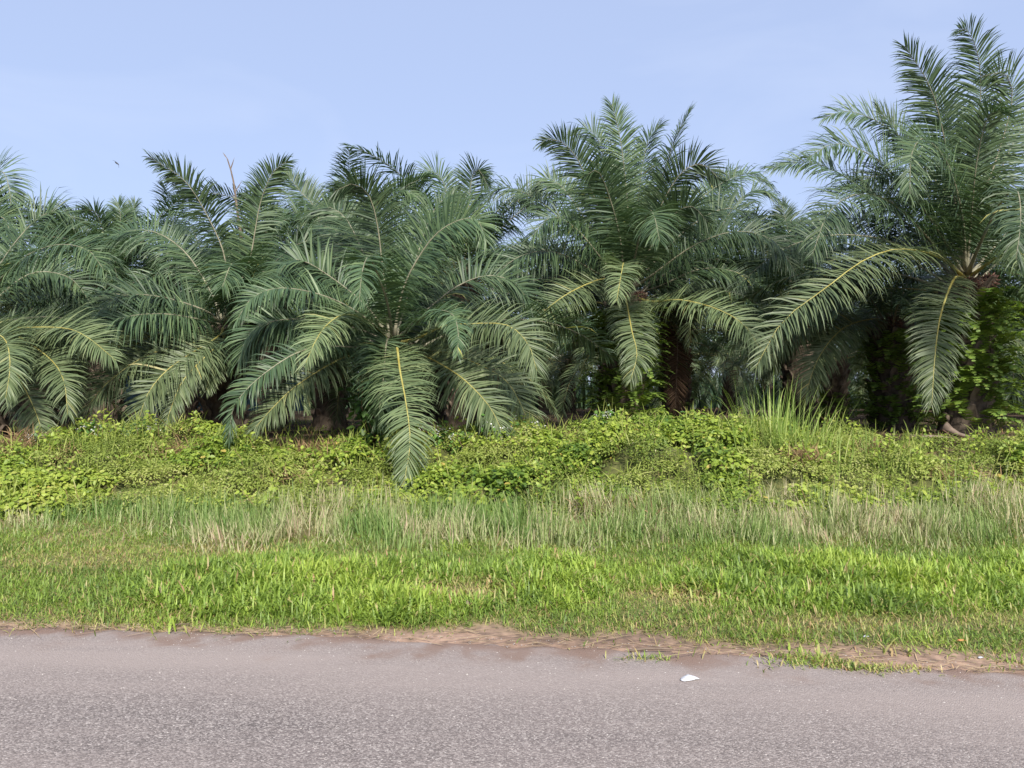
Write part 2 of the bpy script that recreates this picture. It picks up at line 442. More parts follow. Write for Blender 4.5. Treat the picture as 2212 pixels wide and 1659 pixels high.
inv = N('ShaderNodeMath'); inv.operation = 'SUBTRACT'; inv.inputs[0].default_value = 1; K(vo.outputs['Distance'], inv.inputs[1])
K(inv.outputs[0], b1.inputs['Height']); K(b1.outputs[0], p.inputs['Normal'])
K(p.outputs[0], out.inputs[0])
rd = link('road', mesh_of('road', np.stack([RX, RY, RZ], -1).reshape(-1, 3), Q, m, {'edge': SV.ravel()}))
tag(rd, kind='structure')

# ------------------------------------------------------------------ palm fronds
def resample(pts, n):
    pts = np.asarray(pts, float)
    P = np.concatenate([[2 * pts[0] - pts[1]], pts, [2 * pts[-1] - pts[-2]]])
    outp = []
    for i in range(1, len(P) - 2):
        for u in np.linspace(0, 1, 16, endpoint=False):
            a, b_, c_, d_ = P[i - 1], P[i], P[i + 1], P[i + 2]
            outp.append(0.5 * ((2 * b_) + (-a + c_) * u + (2 * a - 5 * b_ + 4 * c_ - d_) * u * u + (-a + 3 * b_ - 3 * c_ + d_) * u ** 3))
    outp.append(pts[-1]); outp = np.array(outp)
    s = np.concatenate([[0], np.cumsum(np.linalg.norm(np.diff(outp, axis=0), axis=1))])
    tt = np.linspace(0, s[-1], n)
    return np.stack([np.interp(tt, s, outp[:, k]) for k in range(3)], 1), s[-1]

def frond_geo(pts, rng, npair=125, leaf=0.68, droop=0.28, twist=0.0, petiole=0.14, width=0.031, hdir=None, sparse=0.0, nseg=4, base_r=0.043, face=0.0):
    """leaflets + rachis of one pinnate frond along the given curve"""
    Mn = 48
    C, Lg = resample(pts, Mn)
    T = nrm(np.gradient(C, axis=0))
    h = C[-1] - C[0] if hdir is None else np.asarray(hdir, float)
    h = h * np.array((1, 1, 0)); h = h / max(np.linalg.norm(h), 1e-6)
    B0 = np.cross(h, (0, 0, 1.0))
    B = nrm(B0 - (T * B0).sum(1, keepdims=True) * T)
    Nn = np.cross(B, T)
    if face:                                   # blades turn toward the open, light road side
        F = np.array((0, -1.0, 0))
        sg = 1.0 if (Nn @ F).mean() > -.25 else -1.0
        Fp = sg * (F - (T @ F)[:, None] * T)
        Nn = nrm(Nn + face * Fp); B = np.cross(T, Nn)
    s = np.linspace(0, 1, Mn)
    tw = twist * s[:, None]
    B, Nn = B * np.cos(tw) + Nn * np.sin(tw), Nn * np.cos(tw) - B * np.sin(tw)
    n = npair * 2
    u = (np.arange(n) // 2 + rng.random(n) * 0.9) / npair
    side = np.where(np.arange(n) % 2 == 0, 1.0, -1.0)
    keep = rng.random(n) > sparse
    for _ in range(rng.integers(0, 4)):
        c0, w0, sd0 = rng.uniform(.15, .95), rng.uniform(.008, .03), rng.choice([-1.0, 1.0])
        keep &= ~((np.abs(u - c0) < w0) & (side == sd0) & (rng.random(n) < .8))
    u, side = u[keep], side[keep]; n = len(u)
    sv_ = petiole + (1 - petiole) * u
    f = lambda A: np.stack([np.interp(sv_, s, A[:, k]) for k in range(3)], 1)
    P, Tt, Bb, Nv = f(C), nrm(f(T)), nrm(f(B)), nrm(f(Nn))
    ln = leaf * np.interp(u, [0, .08, .25, .5, .75, .92, 1], [.35, .65, .95, 1.0, .82, .55, .38]) * rng.uniform(.85, 1.12, n)
    a = np.radians(np.interp(u, [0, .5, .85, 1], [80, 66, 48, 20]) + rng.normal(0, 4, n))
    rank = rng.random(n)
    e = np.radians(np.where(rank < .5, 20, -4) + rng.normal(0, 7, n))
    d = np.cos(a)[:, None] * Tt + np.sin(a)[:, None] * (np.cos(e)[:, None] * side[:, None] * Bb + np.sin(e)[:, None] * Nv)
    roll = rng.normal(0, 0.25, n)[:, None]
    Wv = Tt * np.cos(roll) + Nv * np.sin(roll)
    gr = droop * rng.uniform(.6, 1.5, n)
    # a few broken leaflets hang straight from a kink
    gr = np.where(rng.random(n) < 0.06, gr * 2.6, gr)
    V, Tr, k = strips(P, d, Wv, ln, width * rng.uniform(.75, 1.2, n) * np.interp(u, [0, .1, .8, 1], [.6, 1, 1, .55]), nseg, gr,
                      prof=[.5, 1, .92, .6][:nseg], gpow=1.7)
    col = np.clip(rng.beta(2.4, 2.6, n), 0, .94)
    col = np.where(rng.random(n) < 0.002, 1.0, col)
    R = np.repeat(col, k)
    rad = base_r * np.interp(s, [0, .04, .12, .3, .7, 1], [1.5, 1.0, .72, .48, .22, .07])
    idr = np.unique(np.concatenate([np.arange(0, Mn, 3), [Mn - 1]]))
    RV, RT = tube(C[idr], rad[idr], 6, 0.8)
    return V, Tr, R, RV, RT, Lg

def proc_curve(el, length, bend, side=0.0, az=0.0, n=9):
    """curve from origin: starts at elevation el, bends by 'bend' degrees by the tip"""
    pts = [np.zeros(3)]; p = np.zeros(3)
    st = length / (n - 1)
    for i in range(n - 1):
        s_ = (i + .5) / (n - 1)
        e = math.radians(el - bend * s_ ** 1.35)
        a_ = az + side * s_ ** 1.5
        p = p + st * np.array((math.cos(e) * math.cos(a_), math.cos(e) * math.sin(a_), math.sin(e)))
        pts.append(p)
    return pts

# shared frond variants: seven age classes, three shapes each (local +X points away from the trunk)
CLASSES = [(84, 4.3, 35, .10), (74, 4.8, 55, .14), (62, 5.0, 75, .20), (48, 5.0, 88, .26), (32, 4.9, 92, .30), (14, 4.7, 86, .32), (-8, 4.3, 66, .30)]
VAR = []
vr = np.random.default_rng(21)
for ci, (el, ln, bd, dr) in enumerate(CLASSES):
    row = []
    for k in range(3):
        cv = proc_curve(el + vr.uniform(-6, 6), ln * vr.uniform(.9, 1.1), bd * vr.uniform(.8, 1.2), vr.uniform(-.35, .35))
        V, T_, R, RV, RT, _ = frond_geo(cv, vr, npair=125, leaf=.82, droop=dr * 2.3, twist=vr.uniform(-.9, .9), hdir=(1, 0, 0), width=.034)
        lm = M['palm'] if ci < 5 else M['palm_old']
        rm = M['rachis'] if ci < 5 else M['rachis_olive']
        jv = join([(V, T_, R, 0), (RV, RT, None, 1)])
        row.append((mesh_of('frond', V, T_, lm, R), mesh_of('rachis', RV, RT, rm), mesh_of('frond', jv[0], jv[1], [lm, rm], jv[2], jv[3])))
    VAR.append(row)

# boots (cut leaf bases) on the trunk
def boot_mesh():
    V = np.array([(0, -.075, -.10), (0, .075, -.10), (.05, .09, .0), (.05, -.09, .0), (.13, -.05, .14), (.13, .05, .14), (.08, .045, .16), (.08, -.045, .16),
                  (-.06, -.09, .0), (-.06, .09, .0)])
    Q = np.array([(0, 1, 2, 3), (3, 2, 5, 4), (4, 5, 6, 7), (7, 6, 9, 8), (0, 3, 4, 8), (8, 4, 7, 8), (1, 9, 5, 2), (9, 6, 5, 9), (0, 8, 9, 1)])
    T = []
    for q in Q:
        a_, b_, c_, d_ = q
        if len({a_, b_, c_}) == 3: T.append((a_, b_, c_))
        if len({a_, c_, d_}) == 3: T.append((a_, c_, d_))
    return V, np.array(T)
BV, BT = boot_mesh()
BOOT = mesh_of('leaf_base', BV * .95, BT, M['boot'], smooth=False)

def trunk_mesh(h, r, seed, boots=False):
    rg = np.random.default_rng(seed)
    n, sd = 14, 16
    z = np.linspace(-0.35, h, n)
    V = []
    for i, zz in enumerate(z):
        rr = r * np.interp(zz / h, [-.1, 0, .15, .7, .92, 1], [1.35, 1.25, 1.0, 1.0, 1.12, .75])
        for j in range(sd):
            a_ = 2 * math.pi * (j + .5 * (i % 2)) / sd
            q = rr * (1 + rg.uniform(-.07, .07))
            V.append((q * math.cos(a_), q * math.sin(a_), zz))
    V = np.array(V); T = []
    for i in range(n - 1):
        for j in range(sd):
            a_, b_ = i * sd + j, i * sd + (j + 1) % sd
            T += [(a_, b_, b_ + sd), (a_, b_ + sd, a_ + sd)]
    for j in range(1, sd - 1): T.append(((n - 1) * sd, (n - 1) * sd + j, (n - 1) * sd + j + 1))
    T = np.array(T)
    parts = [(V, T, None, 0)]
    if boots:
        for (x, y, zz, a_, s_) in boot_spots(h, r, seed):
            ca, sa = math.cos(a_), math.sin(a_)
            q = BV * .95 * s_
            parts.append((np.stack([q[:, 0] * ca - q[:, 1] * sa + x, q[:, 0] * sa + q[:, 1] * ca + y, q[:, 2] + zz], 1), BT, None, 1))
    V, T, R, mi = join(parts)
    return mesh_of('trunk', V, T, [M['trunk'], M['boot']], None, mi, smooth=False)

def boot_spots(h, r, seed):
    rg = np.random.default_rng(seed + 5)
    res = []; n = int(h / 0.042)
    for i in range(n):
        a_ = i * 2.39996 + rg.uniform(-.1, .1)
        zz = 0.1 + i * (h - .15) / n
        res.append((r * .97 * math.cos(a_), r * .97 * math.sin(a_), zz, a_, rg.uniform(.8, 1.2)))
    return res

def fruit_mesh(seed):
    rg = np.random.default_rng(seed)
    parts = []
    n = 70
    for i in range(n):
        zz = 1 - 2 * (i + .5) / n; a_ = i * 2.39996
        q = math.sqrt(1 - zz * zz)
        dv = np.array((q * math.cos(a_), q * math.sin(a_), zz))
        p0 = dv * np.array((.13, .13, .17)) ; ll = rg.uniform(.05, .10)
        b_ = nrm(np.cross(dv, (.3, .5, .8))); c_ = np.cross(dv, b_)
        V = np.array([p0 - b_ * .03, p0 + b_ * .03, p0 + c_ * .03, p0 - c_ * .03, p0 + dv * ll])
        parts.append((V, np.array([(0, 2, 4), (2, 1, 4), (1, 3, 4), (3, 0, 4)]), None, 0))
    V, T, R, mi = join(parts)
    return mesh_of('fruit_bunch', V, T, M['fruit'])
FRUIT = [fruit_mesh(1), fruit_mesh(2)]

def palm(name_seed, base, crown_h, label, group, n_proc=22, cls=(0, 6), detailed=True, scale=1.0, skip=None, trunk_r=.36, boots='mesh', fruit=0, cls_pow=1.0):
    rg = np.random.default_rng(name_seed)
    root = link('oil_palm', None, None, base)
    root.empty_display_size = 0.3
    tag(root, label, 'palm tree', group)
    if boots == 'parts':
        tr = link('trunk', trunk_mesh(crown_h, trunk_r, name_seed), root)
        for (x, y, zz, a_, s_) in boot_spots(crown_h, trunk_r, name_seed):
            link('leaf_base', BOOT, tr, (x, y, zz), (0, 0, a_), s_)
    else:
        link('trunk', trunk_mesh(crown_h, trunk_r, name_seed, True), root)
    for i in range(fruit):
        a_ = -1.9 + i * 1.1
        link('fruit_bunch', FRUIT[i % 2], root, (math.cos(a_) * .36, math.sin(a_) * .36, crown_h - .15 + rg.uniform(-.05, .1)), (rg.uniform(-.4, .4), .5, a_))
    a0 = rg.uniform(0, 6.28)
    for i in range(n_proc):
        f = (i / max(n_proc - 1, 1)) ** cls_pow
        ci = int(round(cls[0] + f * (cls[1] - cls[0])))
        az = a0 + i * 2.39996 + rg.uniform(-.2, .2)
        azd = math.degrees(az) % 360
        if skip and skip(azd, ci): continue
        v = VAR[ci][rg.integers(3)]
        sc_ = scale * rg.uniform(.88, 1.1)
        loc = (math.cos(az) * .16, math.sin(az) * .16, crown_h - .05 - .09 * ci / 2)
        if detailed:
            fo = link('frond', v[0], root, loc, (0, 0, az), sc_)
            link('rachis', v[1], fo)
        else:
            link('frond', v[2], root, loc, (0, 0, az), sc_)
    return root

def traced(root, crown, pts, depth, seed, kind='up', npair=185, leaf=None, twist=0.0, droop=None, sparse=0.0):
    """a frond surveyed along its rachis: sight-line points plus their distance from the palm's own depth"""
    rg = np.random.default_rng(seed)
    P = [at(px, py, depth + dd) for px, py, dd in pts]
    base = np.array(crown, float)
    dirv = nrm(P[0] - base)
    C = [base + dirv * .12] + P
    C = [q - np.array(root.location) for q in C]
    dr = {'up': .48, 'mid': .80, 'low': .58, 'dead': .5}[kind] if droop is None else droop
    leaf = leaf or {'up': .74, 'mid': .86, 'low': .74, 'dead': .6}[kind]
    hd = np.array(P[-1]) - base
    if np.linalg.norm(hd[:2]) < .5: hd = np.array((0, -1, 0)) if hd[1] < .4 else np.array((0, 1, 0))
    V, T, R, RV, RT, lg = frond_geo(C, rg, npair=npair, leaf=leaf, droop=dr, twist=twist, hdir=hd, sparse=sparse, petiole=.12, width=.026, face={'up': 1.6, 'mid': .9, 'low': .7, 'dead': .5}[kind])
    lm, rm = {'up': ('palm', 'rachis'), 'mid': ('palm', 'rachis'), 'low': ('palm_old', 'rachis_yellow'), 'dead': ('palm_dead', 'rachis_dead')}[kind]
    f = link('frond', mesh_of('frond', V, T, M[lm], R), root)
    link('rachis', mesh_of('rachis', RV, RT, M[rm]), f)
    return f

def hero(seed, crown_px, depth, label, fronds, **kw):
    cp = at(crown_px[0], crown_px[1], depth)
    gz = float(ground_z(cp[0], depth))
    root = palm(seed, (cp[0], depth, gz), cp[2] - gz, label, 'oil palms of the front row', **kw)
    for i, f in enumerate(fronds):
        traced(root, cp, f[1], depth, seed * 100 + i, f[0], **(f[2] if len(f) > 2 else {}))
    return root, cp, gz

front = lambda azd, ci: (azd > 168 or azd < 12)      # keep invented fronds out of the surveyed front side

A, A_c, A_g = hero(11, (2085, 605), 14.0, 'tallest oil palm on the right with reddish crown base and fern covered trunk', [
    ('up', [(2100, 440, .1), (2112, 300, .2), (2118, 160, .1), (2098, 75, -.2), (2072, 62, -.4)]),
    ('up', [(2062, 430, -.3), (2040, 300, -.6), (2010, 190, -.8), (1955, 100, -1.0)], {'twist': .3}),
    ('up', [(2105, 470, -.1), (2150, 350, -.2), (2186, 220, -.3), (2172, 160, -.5), (2120, 165, -.8)]),
    ('up', [(2030, 500, -.5), (1950, 400, -1.0), (1880, 335, -1.4), (1805, 310, -1.7), (1745, 340, -2.0)]),
    ('up', [(2050, 450, .3), (1980, 330, .4), (1900, 265, .4), (1830, 240, .3), (1780, 255, .2)]),
    ('mid', [(2010, 530, .4), (1920, 450, .7), (1830, 385, .9), (1750, 350, 1.0), (1668, 362, 1.0)]),
    ('mid', [(2010, 520, -.9), (1930, 440, -1.6), (1850, 420, -2.1), (1790, 460, -2.5), (1755, 550, -2.8)]),
    ('mid', [(2010, 560, .5), (1900, 515, .7), (1780, 510, .7), (1680, 545, .6), (1590, 620, .4)]),
    ('low', [(2035, 558, -.9), (1950, 538, -1.7), (1870, 560, -2.3), (1780, 625, -2.8), (1690, 695, -3.1), (1632, 795, -3.3)]),
    ('low', [(2061, 602, -.7), (2032, 680, -1.3), (2019, 777, -1.7), (2013, 874, -1.9)], {'leaf': .60}),
    ('low', [(2150, 560, -.7), (2215, 552, -1.3), (2300, 620, -1.9), (2350, 730, -2.2)]),
    ('mid', [(2120, 520, -.8), (2160, 440, -1.6), (2195, 410, -2.3), (2205, 470, -2.9), (2195, 560, -3.2)]),
    ('mid', [(2160, 520, .2), (2250, 420, .3), (2330, 380, .3), (2400, 430, .2)]),
    ('up', [(2080, 480, -.6), (2050, 360, -1.3), (2000, 300, -1.8), (1970, 330, -2.3), (1965, 420, -2.6)]),
    ('up', [(2070, 480, .5), (2062, 350, .8), (2035, 230, .9), (1990, 190, .9)]),
    ('up', [(2125, 480, .4), (2165, 360, .6), (2215, 270, .7), (2270, 260, .7)]),
    ('up', [(2098, 470, -.5), (2110, 350, -.9), (2135, 250, -1.2), (2170, 240, -1.5)]),
    ('up', [(2040, 480, .2), (1975, 380, .3), (1940, 290, .2), (1900, 240, .1)]),
    ('mid', [(2040, 520, -.6), (1985, 440, -1.1), (1920, 380, -1.5), (1860, 390, -1.8)]),
    ('mid', [(2020, 560, .9), (1930, 500, 1.4), (1840, 470, 1.7), (1760, 500, 1.8), (1700, 580, 1.8)]),
], n_proc=34, cls=(2, 5), scale=.85, skip=front, boots='parts', fruit=4, trunk_r=.40)

B_, B_c, B_g = hero(12, (1350, 635), 16.0, 'oil palm in the middle with tall upright fronds and ferns on its trunk', [
    ('up', [(1358, 500, 0), (1350, 380, -.1), (1338, 290, -.2), (1322, 225, -.3)]),
    ('up', [(1332, 520, .3), (1312, 400, .4), (1296, 310, .4), (1262, 275, .4), (1240, 290, .4)]),
    ('up', [(1322, 540, -.3), (1285, 430, -.6), (1245, 340, -.8), (1205, 302, -1.0), (1172, 305, -1.1)]),
    ('up', [(1308, 550, .4), (1255, 460, .6), (1210, 400, .7), (1172, 385, .8), (1160, 420, .8)]),
    ('up', [(1385, 520, .2), (1425, 400, .4), (1455, 310, .4), (1488, 242, .4)], {'twist': 1.2}),
    ('up', [(1390, 540, -.3), (1430, 440, -.6), (1475, 370, -.9), (1520, 355, -1.0), (1555, 390, -1.1)]),
    ('mid', [(1405, 560, .5), (1480, 460, .8), (1560, 395, 1.0), (1620, 375, 1.1), (1658, 395, 1.1)]),
    ('mid', [(1415, 590, -.6), (1500, 530, -1.2), (1590, 500, -1.6), (1670, 520, -1.9), (1720, 590, -2.1)]),
    ('low', [(1310, 603, -.7), (1250, 622, -1.3), (1190, 660, -1.8), (1138, 715, -2.2)]),
    ('low', [(1410, 652, -.6), (1470, 648, -1.2), (1550, 668, -1.8), (1610, 705, -2.3), (1650, 770, -2.6)]),
    ('low', [(1350, 585, -1.0), (1347, 568, -1.9), (1342, 592, -2.7), (1332, 650, -3.2)], {'leaf': .58}),
    ('low', [(1354, 655, -1.1), (1365, 715, -1.8), (1376, 765, -2.2), (1362, 822, -2.4)], {'leaf': .60}),
    ('mid', [(1290, 590, -.3), (1200, 545, -.7), (1120, 555, -1.0), (1055, 610, -1.2)]),
    ('mid', [(1295, 570, .6), (1230, 490, .9), (1150, 425, 1.1), (1085, 405, 1.2), (1035, 440, 1.2)]),
    ('mid', [(1280, 610, .4), (1180, 600, .6), (1090, 640, .6), (1040, 720, .5)]),
    ('mid', [(1370, 560, -.9), (1390, 480, -1.7), (1410, 460, -2.3), (1425, 520, -2.8)]),
    ('mid', [(1420, 620, .3), (1520, 580, .4), (1620, 600, .3), (1690, 670, .2)]),
    ('up', [(1368, 520, .4), (1382, 400, .6), (1398, 310, .6), (1425, 270, .5)], {'twist': .5}),
    ('up', [(1340, 520, -.5), (1318, 430, -.9), (1292, 370, -1.3), (1265, 380, -1.6)]),
    ('up', [(1392, 560, -.6), (1440, 480, -1.1), (1490, 445, -1.4), (1530, 480, -1.6)]),
    ('mid', [(1300, 560, -.5), (1240, 490, -.9), (1190, 470, -1.2), (1150, 510, -1.4)]),
    ('mid', [(1410, 570, 0), (1490, 490, 0), (1570, 450, 0), (1640, 480, 0), (1680, 560, 0)]),
], n_proc=34, cls=(2, 5), scale=.85, skip=front, boots='parts', fruit=2, trunk_r=.38)

C_, C_c, C_g = hero(13, (850, 745), 13.0, 'low oil palm left of the middle whose front frond hangs into the creepers', [
    ('up', [(838, 660, .1), (826, 575, .1), (816, 490, 0), (798, 424, -.1), (765, 397, -.3), (722, 414, -.5)]),
    ('up', [(815, 620, .4), (774, 523, .7), (743, 467, .8), (701, 447, .9), (650, 475, .9)]),
    ('up', [(862, 660, -.2), (885, 590, -.4), (935, 513, -.6), (985, 478, -.8), (1030, 474, -.9), (1050, 520, -1.0)], {'twist': -.4}),
    ('mid', [(790, 660, -.1), (705, 592, -.3), (644, 561, -.5), (605, 585, -.6), (585, 650, -.7)]),
    ('mid', [(780, 680, -.5), (702, 640, -1.0), (609, 622, -1.5), (547, 642, -1.8), (512, 690, -2.0)], {'leaf': .60}),
    ('mid', [(770, 710, -.3), (662, 690, -.6), (576, 697, -.9), (536, 726, -1.0), (515, 780, -1.1)]),
    ('low', [(800, 700, -.9), (748, 679, -1.7), (706, 702, -2.3), (680, 740, -2.6), (660, 785, -2.8)], {'leaf': .60}),
    ('low', [(790, 762, -.7), (732, 777, -1.2), (643, 831, -1.7), (590, 880, -2.0), (553, 922, -2.2)], {'leaf': .62}),
    ('low', [(858, 752, -1.1), (864, 800, -1.9), (877, 870, -2.7), (886, 955, -3.2), (872, 1046, -3.4)], {'leaf': .60}),
    ('mid', [(836, 735, -1.0), (829, 806, -1.5), (824, 850, -1.7), (816, 905, -1.8)], {'twist': 1.2, 'droop': .5, 'leaf': .7}),
    ('low', [(905, 765, -.6), (940, 780, -.9), (1000, 818, -1.3), (1055, 875, -1.6), (1085, 932, -1.8)]),
    ('low', [(910, 758, -.2), (965, 762, -.4), (1037, 789, -.6), (1100, 830, -.8), (1150, 928, -.9)], {'droop': .4}),
    ('low', [(905, 730, -.4), (955, 706, -.8), (1014, 700, -1.1), (1094, 702, -1.5), (1140, 742, -1.8), (1160, 802, -2.0)]),
    ('mid', [(895, 700, -.9), (940, 672, -1.7), (978, 680, -2.3), (990, 720, -2.6), (988, 765, -2.8)], {'leaf': .42}),
    ('mid', [(900, 690, .3), (985, 620, .6), (1060, 595, .7), (1120, 620, .8), (1160, 690, .8)]),
    ('mid', [(838, 660, -.9), (815, 590, -1.6), (796, 556, -2.1), (783, 585, -2.6), (776, 650, -2.9)], {'leaf': .58}),
    ('mid', [(780, 750, -.9), (670, 752, -1.6), (580, 800, -2.0), (510, 870, -2.2), (493, 950, -2.3)], {'leaf': .46}),
    ('mid', [(880, 640, .3), (905, 540, .6), (940, 450, .8), (985, 415, .9)]),
], n_proc=34, cls=(2, 5), scale=.85, skip=front, trunk_r=.40)

D_, D_c, D_g = hero(14, (485, 705), 14.5, 'oil palm on the left with two tall spread fronds and a bare brown spike', [
    ('up', [(490, 600, 0), (478, 530, 0), (430, 434, -.2), (391, 383, -.3), (325, 341, -.4)], {'leaf': .58}),
    ('up', [(515, 620, -.2), (540, 560, -.3), (562, 440, -.4), (590, 372, -.5), (622, 348, -.6)], {'leaf': .58}),
    ('mid', [(440, 670, -.4), (350, 642, -.9), (260, 640, -1.3), (195, 690, -1.5)]),
    ('mid', [(430, 690, -.8), (350, 678, -1.3), (262, 688, -1.8), (195, 735, -2.0)]),
    ('low', [(449, 733, -.7), (322, 766, -1.3), (230, 829, -1.7), (185, 885, -1.9)]),
    ('low', [(470, 728, -1.0), (374, 789, -1.6), (322, 846, -1.9), (296, 918, -2.0)]),
    ('low', [(480, 735, -1.0), (437, 777, -1.5), (391, 829, -1.8), (358, 915, -2.0)], {'leaf': .5}),
    ('low', [(482, 745, -.9), (460, 790, -1.3), (445, 845, -1.5)], {'leaf': .42}),
    ('mid', [(455, 630, .2), (400, 545, .4), (330, 500, .5), (260, 505, .6), (205, 560, .6)]),
    ('mid', [(520, 640, -.8), (560, 590, -1.4), (600, 600, -1.8), (620, 670, -2.0)]),
    ('mid', [(500, 640, -.7), (510, 590, -1.5), (500, 570, -2.0), (480, 620, -2.5)]),
    ('mid', [(530, 650, .5), (600, 560, .8), (670, 520, .9), (730, 560, 1.0)]),
], n_proc=34, cls=(2, 5), scale=.85, skip=front, trunk_r=.38)
# the bare brown spike: a rachis stripped of its leaflets
sp = [D_c] + [at(px, py, 14.6) for px, py in ((524, 580), (512, 450), (503, 385), (491, 343))]
C, _ = resample([q - np.array(D_.location) for q in sp], 16)
V, T = tube(C, np.interp(np.linspace(0, 1, 16), [0, .5, 1], [.05, .035, .012]), 6)
rg = np.random.default_rng(5)
sV, sT, k = strips(C[rg.integers(7, 16, 14)], np.stack([rg.normal(0, .4, 14), rg.normal(0, .4, 14), np.ones(14)], 1), np.tile((1.0, 0, 0), (14, 1)), rg.uniform(.1, .3, 14), .02, 2, .1)
V, T, R, mi = join([(V, T, None, 0), (sV, sT, None, 0)])
tag(link('bare_rachis', mesh_of('bare_rachis', V, T, M['rachis_dead']), D_), 'bare brown spike of a dead frond')

E_, E_c, E_g = hero(15, (-40, 700), 13.5, 'oil palm cut by the left edge with orange ribbed drooping fronds', [
    ('mid', [(-10, 620, -.5), (20, 585, -.8), (65, 548, -1.1), (130, 528, -1.4), (190, 540, -1.6), (222, 580, -1.8)]),
    ('mid', [(-10, 590, .6), (60, 492, .9), (120, 455, 1.0), (175, 480, 1.1)]),
    ('low', [(15, 708, -.6), (130, 708, -1.2), (185, 726, -1.5), (250, 778, -1.7)]),
    ('low', [(35, 725, -.9), (108, 775, -1.5), (138, 823, -1.8), (146, 895, -2.0)], {'leaf': .60}),
    ('low', [(20, 780, -1.0), (63, 858, -1.5), (86, 915, -1.7), (94, 955, -1.8)], {'leaf': .60}),
    ('low', [(-20, 715, -1.2), (12, 735, -1.9), (22, 790, -2.2), (12, 860, -2.4)], {'leaf': .60}),
    ('mid', [(10, 695, .1), (90, 685, .1), (160, 692, .1), (215, 725, 0)]),
    ('mid', [(0, 640, .3), (70, 590, .5), (150, 600, .6), (200, 660, .6)]),
], n_proc=26, cls=(3, 6), scale=.8, skip=front, trunk_r=.38)

# ------------------------------------------------------------------ second row
def rear(seed, crown_px, depth, label, fronds=(), group='oil palms of the second row', **kw):
    kw['cls'] = (3, 6) if crown_px[0] < 150 else (2, 5); kw['scale'] = kw.get('scale', 1.0) * .85
    cp = at(crown_px[0], crown_px[1], depth)
    gz = float(ground_z(cp[0], depth))
    root = palm(seed, (cp[0], depth, gz), cp[2] - gz, label, group, **kw)
    for i, f in enumerate(fronds):
        traced(root, cp, f[1], depth, seed * 100 + i, f[0], **(f[2] if len(f) > 2 else {}))
    return root, cp, gz

G1 = rear(31, (1000, 600), 20, 'rear oil palm with two curled frond tips left of the middle palm', [
    ('up', [(985, 520, 0), (972, 447, 0), (953, 385, 0), (922, 369, -.2), (890, 400, -.3)]),
    ('up', [(1008, 520, 0), (1012, 455, 0), (1019, 386, 0), (1033, 366, -.2), (1056, 405, -.4)]),
    ('mid', [(975, 520, -.4), (930, 440, -.8), (890, 420, -1.0), (850, 460, -1.2)]),
    ('mid', [(1030, 530, -.4), (1080, 450, -.8), (1130, 425, -1.1), (1170, 460, -1.3)]),
], n_proc=26)
G2 = rear(32, (235, 640), 20, 'rear oil palm with pale frond tips left of the bare spike', [
    ('up', [(232, 560, 0), (224, 509, 0), (208, 460, -.2), (180, 452, -.4)]),
    ('up', [(245, 560, 0), (260, 478, 0), (255, 438, 0)]),
    ('up', [(250, 570, .3), (275, 500, .4), (292, 440, .4)]),
    ('mid', [(215, 570, -.4), (180, 510, -.8), (140, 490, -1.0), (100, 520, -1.1)]),
    ('mid', [(255, 580, -.4), (310, 520, -.8), (360, 510, -1.0), (400, 550, -1.2)]),
], n_proc=26, scale=.9)
G3 = rear(33, (715, 600), 18.5, 'rear oil palm above and behind the low palm left of the middle', [
    ('up', [(725, 510, 0), (738, 440, 0), (762, 385, 0)]),
    ('up', [(700, 520, -.1), (680, 450, -.2), (650, 415, -.2), (618, 372, -.2)]),
    ('mid', [(690, 530, -.5), (655, 470, -.9), (620, 460, -1.1), (590, 500, -1.3)]),
    ('mid', [(740, 530, -.4), (800, 450, -.6), (860, 410, -.8), (910, 430, -1.0)]),
], n_proc=26, scale=.95)
G4 = rear(34, (95, 640), 24, 'rear oil palm with small yellowish upright tips near the left edge', [
    ('up', [(100, 560, 0), (105, 500, 0), (112, 440, 0)], {'leaf': .6}),
    ('up', [(115, 570, 0), (135, 510, 0), (148, 455, 0)], {'leaf': .35}),
], n_proc=24, scale=.9)
G5 = rear(35, (-110, 560), 17.5, 'tall oil palm mostly outside the left edge, one drooping tip in view', [
    ('up', [(-70, 460, -.2), (-30, 385, -.4), (5, 370, -.6), (22, 420, -.8), (20, 500, -.9)]),
    ('mid', [(-60, 520, -.6), (-20, 470, -1.0), (15, 480, -1.3), (25, 560, -1.5)]),
], n_proc=20)
F1 = rear(36, (1458, 640), 20, 'rear oil palm with a dead brown frond hanging down its trunk', [
    ('dead', [(1462, 660, -1.1), (1464, 720, -1.4), (1462, 800, -1.5), (1458, 900, -1.5)], {'leaf': .55, 'droop': .3}),
    ('mid', [(1530, 540, 0), (1590, 440, 0), (1640, 410, 0), (1690, 440, 0)]),
    ('mid', [(1500, 640, -.5), (1570, 630, -1.0), (1640, 660, -1.3), (1700, 740, -1.5)]),
    ('up', [(1500, 540, .2), (1545, 450, .3), (1560, 390, .2), (1590, 370, .1)]),
], n_proc=26)
F2 = rear(37, (1925, 695), 16.5, 'shaded fern covered oil palm just left of the tallest palm', [
    ('mid', [(1890, 640, -.4), (1830, 600, -.8), (1760, 640, -1.0), (1715, 720, -1.1)]),
    ('low', [(1880, 690, -.5), (1820, 710, -.8), (1770, 770, -1.0), (1740, 850, -1.1)]),
], n_proc=22, cls=(1, 6), scale=.82, boots='parts', trunk_r=.42, fruit=2)
